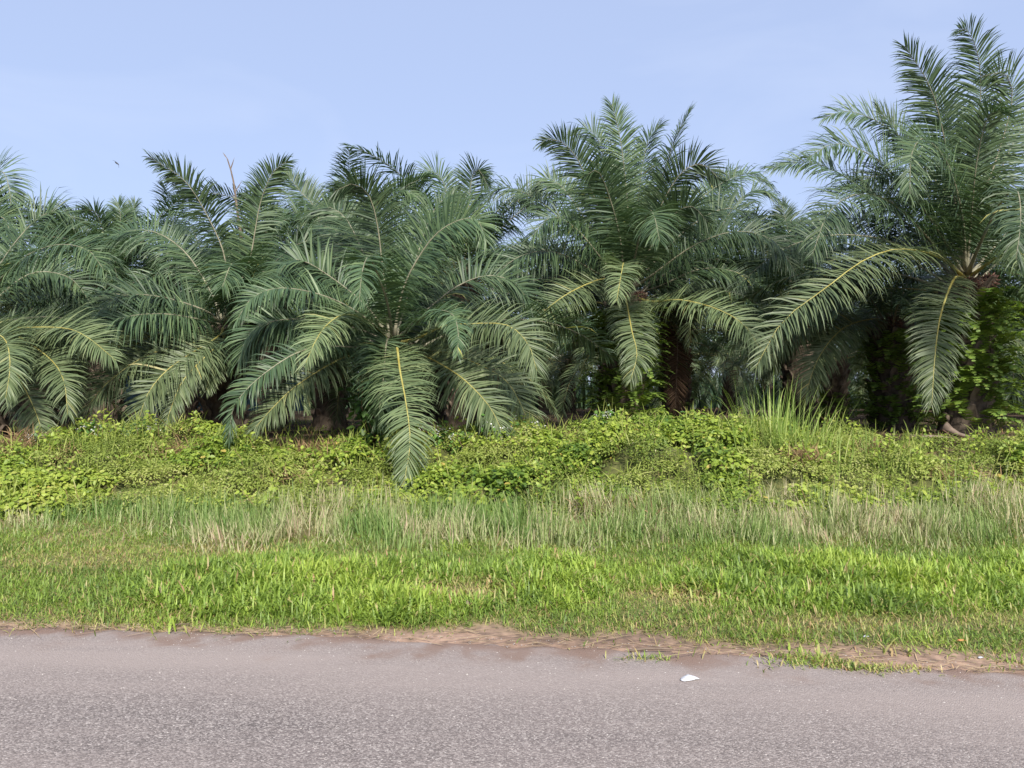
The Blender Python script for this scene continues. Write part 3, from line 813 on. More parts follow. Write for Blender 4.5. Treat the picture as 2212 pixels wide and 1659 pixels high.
F3 = rear(38, (1720, 640), 21, 'rear oil palm filling the gap between the middle palm and the tallest palm', [
    ('up', [(1715, 560, 0), (1700, 490, 0), (1690, 440, 0)]),
    ('mid', [(1740, 560, 0), (1770, 490, 0), (1800, 470, 0), (1835, 500, -.2)]),
    ('mid', [(1690, 570, -.5), (1640, 520, -1.0), (1590, 540, -1.3), (1560, 600, -1.5)]),
], n_proc=26, cls=(1, 6))
F4 = rear(39, (2290, 650), 17.5, 'oil palm beyond the right edge whose dim fronds hang behind the tallest trunk', [
    ('mid', [(2230, 640, -.4), (2170, 660, -.8), (2150, 740, -1.0), (2150, 860, -1.1)]),
    ('mid', [(2240, 670, -.9), (2200, 740, -1.4), (2185, 850, -1.6)]),
], n_proc=22)
F5 = rear(40, (1060, 650), 23, 'rear oil palm behind the right hand drooping fronds of the low palm', n_proc=26, cls=(1, 6))
F6 = rear(41, (1800, 760), 22, 'low shaded oil palm with brown fibrous trunk between the reeds and fern trunk', n_proc=16, cls=(2, 6), scale=.7)
F7 = rear(42, (590, 640), 21, 'rear oil palm behind the right hand tall frond of the left palm', n_proc=26, cls=(1, 6))
F8 = rear(43, (400, 650), 23, 'rear oil palm behind the left hand tall frond of the left palm', n_proc=26, cls=(1, 6))

for sx, sy, sd_, lb in ((-16.5, 15.5, 44, 'oil palm standing outside the left edge, next along the front row'), (16.5, 15.0, 45, 'oil palm standing outside the right edge, next along the front row')):
    palm(sd_, (sx, sy, float(ground_z(sx, sy))), 2.9, lb, 'oil palms of the front row', n_proc=32, cls=(1, 6), scale=.95)

# deep rows: dim repeats that nothing tells apart
k = 0
for yy, off in ((26.5, 0), (33, 4.3), (39.5, 0), (46, 4.3), (53, 0)):
    half = yy * 0.85 + 6
    xx = -half + off
    while xx < half:
        px = xx + random.uniform(-.8, .8); py_ = yy + random.uniform(-.8, .8)
        gz = float(ground_z(px, py_))
        palm(300 + k, (px, py_, gz), random.uniform(2.8, 3.7), 'dim oil palm in the shaded rows deep behind the front palms', 'oil palms of the deep rows',
             n_proc=32, cls=(2, 6), detailed=False, scale=random.uniform(.9, 1.05))
        xx += 8.6; k += 1

# ------------------------------------------------------------------ ferns on the trunks
def fern_variant(seed, ln):
    rg = np.random.default_rng(seed)
    C, _ = resample(proc_curve(rg.uniform(35, 65), ln, rg.uniform(70, 120), rg.uniform(-.4, .4)), 20)
    T = nrm(np.gradient(C, axis=0)); B = nrm(np.cross(T, (0, 0, 1.0)) + 1e-6); Nn = np.cross(B, T)
    n = 13; u = np.repeat((np.arange(n) + .6) / n, 2); sd = np.tile([1.0, -1.0], n)
    ii = np.clip((u * 19).astype(int), 0, 19)
    P = C[ii]; d = nrm(B[ii] * sd[:, None] + T[ii] * .35 + Nn[ii] * .1 + rg.normal(0, .08, (2 * n, 3)))
    pl = ln * .26 * np.interp(u, [0, .25, .6, 1], [.6, 1, .75, .2])
    V, Tr, k = strips(P, d, T[ii], pl, ln * .062, 2, .3, prof=[.9, 1.0])
    rV, rT = tube(C[::3], ln * .008, 4)
    R = np.repeat(np.clip(rg.normal(.5, .2, 2 * n), 0, 1), k)
    V, Tr, R, mi = join([(V, Tr, R, 0), (rV, rT, None, 0)])
    return mesh_of('fern_frond', V, Tr, M['fern'], R)
FERNS = [fern_variant(i, random.uniform(.4, .62)) for i in range(8)]
def trunk_ferns(base, h0, h1, r, n, label, seed, az=None, size=1.0):
    rg = np.random.default_rng(seed)
    root = link('trunk_fern', None, None, base); root.empty_display_size = .2
    tag(root, label, 'fern', 'ferns growing on palm trunks')
    for i in range(n):
        a_ = rg.uniform(0, 2 * math.pi) if az is None else rg.uniform(*az)
        zz = h0 + (h1 - h0) * rg.random() ** .9
        s_ = size * rg.uniform(.7, 1.4)
        link('fern_frond', FERNS[rg.integers(8)], root, (r * .9 * math.cos(a_), r * .9 * math.sin(a_), zz), (rg.uniform(-.3, .3), rg.uniform(-.2, .3), a_ + rg.uniform(-.5, .5)), s_)
    return root
fr_az = (math.pi * .9, math.pi * 2.1)
trunk_ferns(A.location, .1, A_c[2] - A_g - .45, .54, 290, 'ferns thickly covering the trunk of the tallest palm', 51, fr_az)
trunk_ferns(B_.location, .2, B_c[2] - B_g - .5, .52, 260, 'ferns sprouting from the trunk of the middle palm', 52, fr_az)
trunk_ferns(F2[0].location, .0, F2[1][2] - F2[2] - .4, .54, 200, 'dark shaded ferns on the trunk left of the tallest palm', 53, fr_az, .9)
trunk_ferns(F6[0].location, .0, .9, .42, 50, 'few ferns at the foot of the brown fibrous trunk', 54, fr_az)
trunk_ferns(F1[0].location, .2, 1.6, .42, 40, 'sparse ferns behind the hanging dead frond', 55, fr_az)

# leafy climber at the left side of the low palm
def leafy_plant(name, base, pts, n, size, mat, label, cat, seed, spread=.25, group=None, rs=.012):
    rg = np.random.default_rng(seed)
    root = link(name, None, None, base); root.empty_display_size = .2
    tag(root, label, cat, group)
    st, lv = [], []
    for p in pts:
        C, lg = resample(p, 18)
        V, T = tube(C[::2], np.linspace(rs, rs * .35, 9), 5); st.append((V, T, None, 0))
        m_ = max(4, int(n / len(pts)))
        ii = rg.integers(2, 18, m_)
        P = C[ii] + rg.normal(0, spread * .5, (m_, 3))
        nv = nrm(np.array((0, -.5, .8)) + rg.normal(0, .4, (m_, 3)))
        dv = nrm(P - C[ii] + np.array((0, 0, -.1)) + rg.normal(0, .05, (m_, 3)))
        V, T, k = leaves(P, nv, dv, size * rg.uniform(.6, 1.25, m_), .62)
        lv.append((V, T, np.repeat(np.clip(rg.normal(.5, .22, m_), 0, 1), k), 0))
    V, T, R, mi = join(st); link('stem', mesh_of('stem', V, T, M['dry'], R), root)
    V, T, R, mi = join(lv); link('foliage', mesh_of('foliage', V, T, M[mat], R), root)
    return root
vb = np.array((at(805, 950, 12.3)[0], 12.3, float(ground_z(at(805, 950, 12.3)[0], 12.3))))
pts = []
for i in range(9):
    top = at(random.uniform(765, 840), random.uniform(790, 900), 12.2 + random.uniform(-.3, .3)) - vb
    pts.append([np.array((random.uniform(-.2, .2), 0, 0)), top * np.array((.6, 1, .55)) + np.array((random.uniform(-.1, .1), 0, 0)), top])
leafy_plant('climbing_vine', vb, pts, 520, .13, 'vine', 'bright leafy climber beside the hanging front frond of the low palm', 'vine', 61, .22)

# ------------------------------------------------------------------ creeper bank
def top_z(x):
    return np.interp(x, [-12, -8, -6.6, -4.8, -3.9, -3.3, -2.2, -1.1, .3, 1.0, 1.7, 2.8, 3.6, 5.0, 5.8, 6.5, 8, 12],
                     [.95, .95, 1.08, 1.02, .92, .80, .80, 1.0, 1.08, 1.05, 1.24, 1.22, 1.18, 1.16, 1.02, .88, .84, .85])
def creep_z(x, y):
    g_ = ground_z(x, y)
    right = sstep(5.2, 7.0, x)
    f = sstep(8.75 + .5 * right, 10.1 + 1.2 * right, y)
    s_ = g_ + .05 + np.maximum(top_z(x) - .26 - ground_z(x, y * 0 + 11.7), .02) * f + .06 * f
    s_ = s_ + f * ((fbm(x, y, .8, 31) - .5) * .60 + (fbm(x, y, .32, 33) - .5) * .30)
    s_ = s_ - .35 * sstep(11.9, 12.7, y) * f
    return s_

def creeper_section(x0, x1, label, seed, dens=1.0):
    rg = np.random.default_rng(seed)
    parts = []
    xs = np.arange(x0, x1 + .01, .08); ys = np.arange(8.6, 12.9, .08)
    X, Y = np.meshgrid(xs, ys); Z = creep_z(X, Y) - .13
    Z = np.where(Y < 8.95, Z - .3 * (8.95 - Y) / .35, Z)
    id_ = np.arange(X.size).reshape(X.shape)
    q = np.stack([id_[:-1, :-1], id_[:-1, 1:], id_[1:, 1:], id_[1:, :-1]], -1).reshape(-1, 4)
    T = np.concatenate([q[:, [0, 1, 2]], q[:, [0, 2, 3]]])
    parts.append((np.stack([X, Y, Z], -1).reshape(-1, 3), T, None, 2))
    area = (x1 - x0) * 3.5
    ncl = int(area * 17 * dens)
    cx = rg.uniform(x0, x1, ncl); cy = 8.85 + 3.3 * rg.random(ncl)
    for i in range(ncl):
        x, y = cx[i], cy[i]
        e = .06
        z = float(creep_z(x, y))
        gxn = (float(creep_z(x + e, y)) - float(creep_z(x - e, y))) / (2 * e)
        gyn = (float(creep_z(x, y + e)) - float(creep_z(x, y - e))) / (2 * e)
        nz = nrm(np.array((-gxn, -gyn, 1.0)))
        # kinds of plant: brown dead patch, fine greyish weed, broad creeper
        dead = math.exp(-(((x + 3.2) / .75) ** 2 + ((y - 11.6) / .5) ** 2)) > .5 or float(fbm(x, y, .55, 45)) > .735
        fine = float(fbm(x, y, 1.1, 41)) + (.13 if (x < -1.5 and y > 10.0) else .03) + (.10 if x > 6 else 0) > .56
        r = rg.uniform(.12, .34); rz = rg.uniform(.08, .22)
        if dead:
            n = 130
            P = np.array((x, y, z)) + rg.normal(0, 1, (n, 3)) * np.array((r * .7, r * .7, .03))
            d = nrm(rg.normal(0, .6, (n, 3)) + np.array((0, -.2, .5)))
            V, T, k = strips(P, d, rg.normal(0, 1, (n, 3)), rg.uniform(.08, .26, n), .011, 2, .5)
            parts.append((V, T, np.repeat(rg.random(n), k), 3)); continue
        n = int((340 if fine else 165) * (r / .26) ** 2)
        size = rg.uniform(.026, .05) if fine else rg.uniform(.042, .088)
        v = nrm(rg.normal(0, 1, (n, 3)) + nz * .8)
        P = np.array((x, y, z)) + v * np.array((r, r, rz)) * rg.uniform(.65, 1.08, (n, 1))
        nv = nrm(v * .5 + np.array((0, -.15, .75)) + rg.normal(0, .38, (n, 3)))
        dv = nrm(v * np.array((1, 1, -.2)) + rg.normal(0, .5, (n, 3)))
        V, T, k = (leaflets if fine else leaves)(P, nv, dv, size * rg.uniform(.55, 1.3, n), .5 if fine else .64)
        base = np.clip(rg.normal(.48, .10) + .9 * (float(fbm(x, y, .9, 47)) - .5), .08, .85)
        R = np.clip(rg.normal(base, .16, n), 0, .92); R = np.where(rg.random(n) < .012, 1, R)
        parts.append((V, T, np.repeat(R, k), 1 if fine else 0))
        if rg.random() < .22:
            for _ in range(2):
                tip = np.array((rg.normal(0, .16), rg.normal(-.06, .12), rg.uniform(.15, .36)))
                b0 = np.array((x, y, z)); m_ = 16
                u_ = rg.uniform(.25, 1, m_)[:, None]
                P = b0 + tip * u_ + rg.normal(0, .025, (m_, 3))
                nv = nrm(np.array((0, -.35, .8)) + rg.normal(0, .4, (m_, 3)))
                V, T, k = leaves(P, nv, rg.normal(0, 1, (m_, 3)), rg.uniform(.04, .085, m_), .6)
                parts.append((V, T, np.repeat(np.clip(rg.normal(.62, .15, m_), 0, .92), k), 0))
                V, T = tube(np.array([b0, b0 + tip * .5 + rg.normal(0, .02, 3), b0 + tip]), [.006, .004, .002], 4)
                parts.append((V, T, None, 3))
        # runner shoots standing out of the mat
        if rg.random() < .6:
            m_ = 6
            Ps = np.tile((x, y, z + rz * .7), (m_, 1)) + rg.normal(0, r * .4, (m_, 3)) * np.array((1, 1, .2))
            V, T, k = strips(Ps, nrm(rg.normal(0, .35, (m_, 3)) + np.array((0, -.1, 1.0))), rg.normal(0, 1, (m_, 3)), rg.uniform(.1, .3, m_), .012, 3, .35)
            parts.append((V, T, np.repeat(rg.uniform(.3, .9, m_), k), 1))
    V, T, R, mi = join(parts)
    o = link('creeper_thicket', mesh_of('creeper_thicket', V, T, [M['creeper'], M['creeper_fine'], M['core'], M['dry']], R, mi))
    tag(o, label, 'creepers', 'creeper thickets along the bank', 'stuff')
    return o
creeper_section(-10.0, -4.0, 'greyish green creeper thicket on the bank below the left palms', 71)
creeper_section(-4.0, -1.4, 'creeper thicket with a brown dead patch below the low palm', 72)
creeper_section(-1.4, 5.6, 'bright green creeper thicket on the bank below the middle palm', 73)
creeper_section(5.6, 10.0, 'low creepers and weeds on the bank below the tallest palm', 74, .8)

# ------------------------------------------------------------------ verge grass
def vis(x, y, pad=1.6):
    return np.abs(x) < y * .70 + pad

LUSH = [(-1.75, 6.2, 1.5, .95), (.28, 6.2, .62, .75), (2.9, 6.25, 1.8, .95), (1.5, 6.0, .45, .5), (5.2, 6.0, 1.6, 1.1), (-.9, 5.6, .9, .45), (-5.6, 6.1, .8, .4)]
BARE = [(-.40, 5.92, .42, .30, 1.15), (1.32, 5.75, .30, .26, 1.1), (-3.9, 6.9, .9, .35, .6), (-2.9, 7.3, .8, .2, .7), (2.5, 5.15, 1.0, .2, .9), (3.6, 5.2, .6, .22, .8), (1.0, 5.15, .5, .15, .5)]
def blob(x, y, e):
    return np.exp(-(((x - e[0]) / e[2]) ** 2 + ((y - e[1]) / e[3]) ** 2) ** 1.6)

def lawn():
    n0 = 380000
    x = RNG.uniform(-7.5, 7.5, n0); y = RNG.uniform(3.9, 8.2, n0)
    x = x + RNG.normal(0, .01, n0)
    lush = np.zeros(n0)
    for e in LUSH: lush = np.maximum(lush, blob(x, y, e))
    lush = np.clip(lush * (0.55 + .9 * fbm(x, y, .45, 51)), 0, 1.1)
    lush = np.maximum(lush, .55 * sstep(.58, .74, fbm(x, y, .4, 52)) * (1 - .8 * sstep(-2.4, -3.6, x)))
    bare = np.zeros(n0)
    for e in BARE: bare = np.maximum(bare, blob(x, y, e) * e[4])
    bare = np.maximum(bare, sstep(.66, .8, fbm(x, y, .6, 54)))
    ge = grass_edge(x)
    d = y - ge
    den = sstep(-.04, .22, d) * (.42 + .58 * lush) * (1 - .8 * np.clip(bare, 0, 1))
    den *= 1 - .65 * sstep(7.3, 8.1, y + 1.6 * (fbm(x, y, .7, 53) - .5))
    den = np.maximum(den, .06 * sstep(-.25, 0, d))
    # tufts that crept out over the dirt and the asphalt
    for cx, cy, ax, ay, w_ in ((1.82, 4.47, .18, .09, 1.8), (2.15, 4.37, .24, .055, 1.9), (1.72, 4.55, .12, .10, 1.2), (.82, 4.52, .16, .035, .8), (.2, 4.98, .12, .04, .3), (3.1, 4.45, .25, .1, .5), (2.35, 4.60, .3, .05, .25)):
        b_ = np.exp(-(((x - cx) / ax) ** 2 + ((y - cy) / ay) ** 2)) * (.3 + 1.1 * fbm(x, y, .09, 57))
        den = np.maximum(den, b_ * w_)
    # clumping
    den *= .2 + 1.35 * fbm(x, y, .13, 55)
    keep = (RNG.random(n0) < den) & vis(x, y)
    x, y, lush, bare, d = x[keep], y[keep], lush[keep], bare[keep], d[keep]
    n = len(x)
    h = (.045 + .06 * fbm(x, y, .3, 58)) * (1 - lush) + (.06 + .22 * fbm(x, y, .28, 59)) * lush
    h *= RNG.uniform(.55, 1.3, n) * (1 - .45 * np.clip(bare, 0, 1))
    h = np.where(d < 0, h * .8, h)
    az = RNG.uniform(0, 2 * np.pi, n); lean = RNG.uniform(.15, 1.7, n)
    D = np.stack([np.cos(az) * lean, np.sin(az) * lean, np.ones(n)], 1)
    W = np.stack([-np.sin(az), np.cos(az), np.zeros(n)], 1)
    wd = np.where(lush > .5, RNG.uniform(.009, .017, n), RNG.uniform(.005, .009, n))
    P = np.stack([x, y, ground_z(x, y) - .005], 1)
    onroad = y < road_edge(x)
    P[:, 2] = np.where(onroad, .0, P[:, 2])
    V, T, k = strips(P, D, W, h, wd, 3, RNG.uniform(.3, 1.5, n))
    tone = .24 + .26 * lush + .75 * (fbm(x, y, .55, 60) - .5) + RNG.normal(0, .13, n)
    tone = np.where(d < .12, tone + .06, tone)
    tone = np.clip(tone, 0, .74)
    dry = RNG.random(n) < (.07 + .62 * bare + .30 * sstep(.15, -.15, d) + .22 * (1 - lush) * sstep(.5, .7, fbm(x, y, .8, 61)))
    tone = np.where(dry, RNG.uniform(.78, 1.0, n) , tone)
    print('lawn blades', n)
    o = link('verge_grass', mesh_of('verge_grass', V, T, M['lawn'], np.repeat(tone, k)))
    tag(o, 'short bright green grass with lush patches on the road verge', 'grass', None, 'stuff')
lawn()

def turf():
    n0 = 300000
    x = RNG.uniform(-7.5, 7.5, n0); y = RNG.uniform(4.2, 8.6, n0)
    d = y - grass_edge(x)
    bare = np.zeros(n0)
    for e in BARE: bare = np.maximum(bare, blob(x, y, e) * e[4])
    den = sstep(-.05, .12, d) * (.25 + .9 * fbm(x, y, .22, 91)) * (1 - .35 * bare)
    keep = (RNG.random(n0) < den) & vis(x, y, 1.0)
    x, y, d, bare = x[keep], y[keep], d[keep], bare[keep]; n = len(x)
    az = RNG.uniform(0, 2 * np.pi, n); lean = RNG.uniform(.3, 2.2, n)
    D = np.stack([np.cos(az) * lean, np.sin(az) * lean, np.ones(n)], 1)
    W = np.stack([-np.sin(az), np.cos(az), np.zeros(n)], 1)
    V, T, k = strips(np.stack([x, y, ground_z(x, y) - .004], 1), D, W, RNG.uniform(.03, .08, n), RNG.uniform(.003, .0065, n), 2, .5)
    tone = np.clip(.25 + .8 * (fbm(x, y, .45, 92) - .5) + RNG.normal(0, .15, n), 0, .74)
    dry = RNG.random(n) < (.16 + .5 * bare + .35 * sstep(.2, -.05, d) + .35 * sstep(.52, .7, fbm(x, y, .7, 93)))
    tone = np.where(dry, RNG.uniform(.76, 1, n), tone)
    o = link('low_turf', mesh_of('low_turf', V, T, M['lawn'], np.repeat(tone, k)))
    tag(o, 'fine low turf between the taller verge grass', 'grass', None, 'stuff')
turf()

def tall_grass():
    n0 = 135000
    x = RNG.uniform(-9, 9, n0); y = RNG.uniform(6.9, 10.2, n0)
    left = sstep(-2.6, -4.8, x)
    st = np.interp(x, [-9, -5, -3, 0, 3, 6, 9], [8.2, 7.9, 7.35, 7.25, 7.3, 7.5, 7.6]) + (fbm(x, x * 0, .9, 71) - .5) * .9
    en = np.interp(x, [-9, -4, 5, 7, 9], [9.1, 8.95, 9.0, 9.7, 9.9])
    den = sstep(-.3, .7, y - st) * sstep(.5, 0, y - en) * np.clip(-.25 + 1.9 * fbm(x, y, .24, 72), 0, 1) * np.clip(-.15 + 2.0 * fbm(x, y, .9, 78), .12, 1) * (1 - .35 * left)
    keep = (RNG.random(n0) < den) & vis(x, y)
    x, y, st, left = x[keep], y[keep], st[keep], left[keep]
    n = len(x)
    h = (.06 + .44 * fbm(x, y, .4, 73)) * sstep(-.3, .7, y - st) * RNG.uniform(.45, 1.3, n) * (1 - .4 * left) + .07
    az = RNG.uniform(0, 2 * np.pi, n); lean = RNG.uniform(.02, 1.0, n) ** 1.4
    lean = np.where(RNG.random(n) < .22, RNG.uniform(.8, 3, n), lean)
    sway = (fbm(x, y, .35, 77) - .5) * .7
    D = np.stack([np.cos(az) * lean + sway, np.sin(az) * lean, np.ones(n)], 1)
    W = np.stack([-np.sin(az), np.cos(az), np.zeros(n)], 1)
    P = np.stack([x, y, ground_z(x, y) - .01], 1)
    V, T, k = strips(P, D, W, h, RNG.uniform(.006, .013, n), 4, RNG.uniform(.05, .55, n))
    tone = np.clip(.42 + 1.2 * (fbm(x, y, .7, 74) - .5) + .10 * sstep(.9, .1, y - st) - .1 * left + RNG.normal(0, .2, n), 0, 1)
    print('tall blades', n)
    o = link('tall_grass', mesh_of('tall_grass', V, T, M['tall'], np.repeat(tone, k)))
    tag(o, 'knee high half dry grass band at the foot of the creeper bank', 'grass', None, 'stuff')
tall_grass()

# low plants and litter on the plantation floor
def floor_cover():
    n = 26000
    x = RNG.uniform(-18, 18, n); y = 12.3 + 16 * RNG.random(n) ** 1.6
    keep = (fbm(x, y, 1.2, 81) > .5) & vis(x, y, 2)
    x, y = x[keep], y[keep]; n = len(x)
    az = RNG.uniform(0, 2 * np.pi, n); lean = RNG.uniform(.2, 1.2, n)
    D = np.stack([np.cos(az) * lean, np.sin(az) * lean, np.ones(n)], 1)
    W = np.stack([-np.sin(az), np.cos(az), np.zeros(n)], 1)
    V, T, k = strips(np.stack([x, y, ground_z(x, y) - .01], 1), D, W, RNG.uniform(.06, .26, n), RNG.uniform(.008, .02, n), 3, RNG.uniform(.2, .8, n))
    o = link('floor_weeds', mesh_of('floor_weeds', V, T, M['lawn'], np.repeat(np.where(RNG.random(n) < .45, RNG.uniform(.8, 1, n), RNG.uniform(0, .6, n)), k)))
    tag(o, 'thin weeds and dry litter on the shaded plantation floor', 'weeds', None, 'stuff')
floor_cover()

def screen_blades():  # added blade mass, coloured dark, hides the bright horizon between the trunks
    n = 8000
    y = 46 + 26 * RNG.random(n) ** .8; x = RNG.uniform(-1, 1, n) * (y * .75 + 4)
    az = RNG.uniform(0, 2 * np.pi, n); lean = RNG.uniform(.1, .8, n)
    D = np.stack([np.cos(az) * lean, np.sin(az) * lean, np.ones(n)], 1)
    W = np.stack([-np.sin(az), np.cos(az), np.zeros(n)], 1)
    V, T, k = strips(np.stack([x, y, ground_z(x, y) - .02], 1), D, W, np.interp(y, [36, 48, 70], [1.5, 2.2, 3.4]) * RNG.uniform(.5, 1.2, n), np.interp(y, [26, 75], [.12, .35]), 4, RNG.uniform(.1, .6, n))
    o = link('screen_blades', mesh_of('screen_blades', V, T, M['palm'], np.repeat(RNG.random(n) * .4, k)))
    tag(o, 'added screen of dark blades deep in the plantation, hiding the horizon sky', 'screen_blades', None, 'stuff')
screen_blades()

# ------------------------------------------------------------------ reed clumps
def reed_clump(px, depth, h, n, label, seed, spread=.34):
    rg = np.random.default_rng(seed)
    x = at(px, 900, depth)[0]
    z = min(float(creep_z(x, depth)) - .15, float(creep_z(x, depth)))
    az = rg.uniform(0, 2 * np.pi, n); rr = spread * np.sqrt(rg.random(n))
    P = np.stack([rr * np.cos(az), rr * np.sin(az), np.zeros(n)], 1)
    lean = rg.uniform(.02, .7, n)
    D = np.stack([np.cos(az) * lean, np.sin(az) * lean, np.ones(n)], 1)
    W = np.stack([-np.sin(az), np.cos(az), np.zeros(n)], 1) + rg.normal(0, .3, (n, 3))
    V, T, k = strips(P, D, W, h * rg.uniform(.25, 1.1, n), rg.uniform(.007, .015, n), 6, rg.uniform(.05, .75, n), prof=[.6, 1, 1, .9, .7, .45], gpow=2.5)
    o = link('reed_clump', mesh_of('reed_clump', V, T, M['reed'], np.repeat(np.clip(rg.normal(.5, .25, n), 0, 1), k)), None, (x, depth, z))
    tag(o, label, 'grass clump', 'tall reed like grass clumps on the bank')
reed_clump(1665, 11.2, 1.12, 150, 'tall reed grass clump, leftmost and highest of the big reeds', 81, .5)
reed_clump(1725, 11.0, 1.0, 150, 'tall reed grass clump beside the highest reeds, on their right', 82, .55)
reed_clump(1620, 10.7, .75, 70, 'thin reed grass clump at the left foot of the highest reeds', 83)
reed_clump(1790, 10.3, .75, 80, 'reed grass clump leaning over creepers between big reeds and fern trunk', 84)
reed_clump(1885, 10.4, .65, 60, 'small reed grass clump in front of the dark fern covered trunk', 85)
reed_clump(1925, 10.0, .6, 70, 'short spiky reed grass clump low on the bank below the dark trunk', 86)
reed_clump(2030, 10.4, .4, 40, 'smallest reed grass clump, below the tallest palm', 87)

# ------------------------------------------------------------------ white flowering weeds on the crest
def weed(px, py_top, depth, label, seed):
    rg = np.random.default_rng(seed)
    tp = at(px, py_top, depth)
    z = float(creep_z(tp[0], depth)) - .1
    base = np.array((tp[0], depth, z)); h = max(tp[2] - z, .2)
    pts = []
    for i in range(7):
        e = np.array((rg.normal(0, .12), rg.normal(0, .12), h * rg.uniform(.65, 1.0)))
        pts.append([np.zeros(3), e * np.array((.4, .4, .55)), e])
    root = leafy_plant('flowering_weed', base, pts, 150, .075, 'vine', label, 'weed', seed, .12, 'white flowering weeds on the crest of the bank', .006)
    fl = []
    for p in pts:
        m_ = 9
        P = p[-1] + rg.normal(0, .028, (m_, 3))
        V, T, k = leaves(P, nrm(rg.normal(0, .5, (m_, 3)) + np.array((0, -.5, .8))), rg.normal(0, 1, (m_, 3)), .022, 1.0, .1)
        fl.append((V, T, np.repeat(rg.random(m_), k), 0))
    V, T, R, mi = join(fl); link('flower', mesh_of('flower', V, T, M['flower'], R), root)
weed(95, 940, 11.6, 'flowering weed under the orange ribbed frond near the left edge', 101)
weed(190, 918, 11.6, 'tallest flowering weed on the left part of the crest', 102)
weed(258, 934, 11.7, 'flowering weed right of the tallest one on the left crest', 103)
weed(305, 934, 11.7, 'flowering weed below the two drooping fronds of the left palm', 104)
weed(948, 922, 11.6, 'flowering weed right of the long hanging front frond', 105)
weed(1000, 930, 11.5, 'flowering weed in front of the dark opening right of the hanging frond', 106)
weed(1055, 908, 11.4, 'flowering weed at the left end of the bright creeper mound', 107)
weed(1118, 905, 11.6, 'flowering weed at the tip of the drooping right fronds of the low palm', 108)
weed(1310, 890, 11.7, 'flowering weed at the left foot of the middle fern trunk', 109)
weed(1500, 900, 11.8, 'flowering weed on the crest below the dead hanging frond', 110)

# dry stalks standing on the crest
def dry_stalks(px, depth, n, label, seed, h=.5):
    rg = np.random.default_rng(seed)
    x = at(px, 900, depth)[0]; z = float(creep_z(x, depth)) - .08
    parts = []
    for i in range(n):
        b_ = np.array((rg.normal(0, .18), rg.normal(0, .1), 0)); e = b_ + np.array((rg.normal(0, .22), rg.normal(0, .1), h * rg.uniform(.4, 1)))
        C, _ = resample([b_, (b_ + e) / 2 + rg.normal(0, .04, 3), e], 7)
        V, T = tube(C, np.linspace(.007, .002, 7), 4); parts.append((V, T, np.full(len(V), rg.random()), 0))
    V, T, R, mi = join(parts)
    tag(link('dry_stalk_clump', mesh_of('dry_stalk_clump', V, T, M['dry'], R), None, (x, depth, z)), label, 'dry stalks', 'dry brown stalks on the bank')
dry_stalks(1215, 11.7, 16, 'dry brown stalks before the dark opening left of the middle trunk', 121)
dry_stalks(690, 11.9, 12, 'dry brown stalks behind the dead patch below the low palm', 122, .35)
dry_stalks(1445, 11.9, 8, 'dry brown stalks right of the middle trunk', 123, .35)
dry_stalks(1545, 11.8, 9, 'dry brown stalks left of the highest reeds', 124, .4)
dry_stalks(430, 11.9, 7, 'dry brown stalks below the blue panel opening', 125, .4)

# ------------------------------------------------------------------ fallen dead fronds
def fallen(p0, pts, label, seed, base_r=.07):
    rg = np.random.default_rng(seed)
    V, T, R, RV, RT, lg = frond_geo([np.array(q) for q in pts], rg, npair=40, leaf=.5, droop=.6, sparse=.4, nseg=3, width=.03, petiole=.35, base_r=base_r)
    V[:, 2] = np.maximum(V[:, 2], .01)
    root = link('fallen_frond', mesh_of('fallen_frond', V, T, M['palm_dead'], R), None, p0)
    link('rachis', mesh_of('rachis', RV, RT, M['rachis_dead']), root)
    tag(root, label, 'dead frond', 'dead fronds on the ground')
fx = at(2045, 930, 12.6)[0]
fallen((fx, 12.6, float(ground_z(fx, 12.6)) + .06), [(0, .1, .26), (.25, 0, .10), (.6, -.15, .05), (1.2, -.2, .06), (1.9, .1, .03)], 'dead pale frond lying at the foot of the tallest palm', 131, .08)
fx = at(1960, 950, 12.2)[0]
fallen((fx, 12.2, float(ground_z(fx, 12.2)) + .05), [(0, 0, .08), (.4, -.1, .1), (.9, .1, .06), (1.4, .2, .04)], 'dead brown frond lying before the dark fern covered trunk', 132)
fx = at(1780, 900, 19)[0]
fallen((fx, 19, float(ground_z(fx, 19)) + .05), [(0, 0, .1), (.8, .1, .25), (1.6, .1, .2), (2.4, 0, .05)], 'dead frond on the plantation floor behind the reeds', 133)

# ------------------------------------------------------------------ blue panels seen through the gap on the left
blue = noise_mat('blue_painted_sheet', (0.045, 0.11, 0.15), (0.07, 0.15, 0.20), 3, .5, .4, .05)
white = noise_mat('white_painted_post', (0.6, 0.6, 0.58), (0.75, 0.75, 0.73), 4, .5, .4, 0)
def box(x0, x1, y0, y1, z0, z1):
    V = np.array([(x, y, z) for x in (x0, x1) for y in (y0, y1) for z in (z0, z1)], float)
    T = []
    for a_, b_, c_, d_ in ((0, 1, 3, 2), (4, 6, 7, 5), (0, 4, 5, 1), (2, 3, 7, 6), (0, 2, 6, 4), (1, 5, 7, 3)): T += [(a_, b_, c_), (a_, c_, d_)]
    return V, np.array(T)
fd = 25.0
fcx = at(430, 880, fd)[0]
fz = float(ground_z(fcx, fd))
fen = link('blue_fence', None, None, (fcx, fd, fz)); fen.empty_display_size = .3
tag(fen, 'blue sheet fence with a white post glimpsed under the left palm fronds', 'fence')
for i in range(-3, 4):
    V, T = box(-.49, .49, -.012, .012, .42, 1.6)
    link('panel', mesh_of('panel', V, T, blue, smooth=False), fen, (i * 1.0, .05 + .004 * (i % 2), 0))
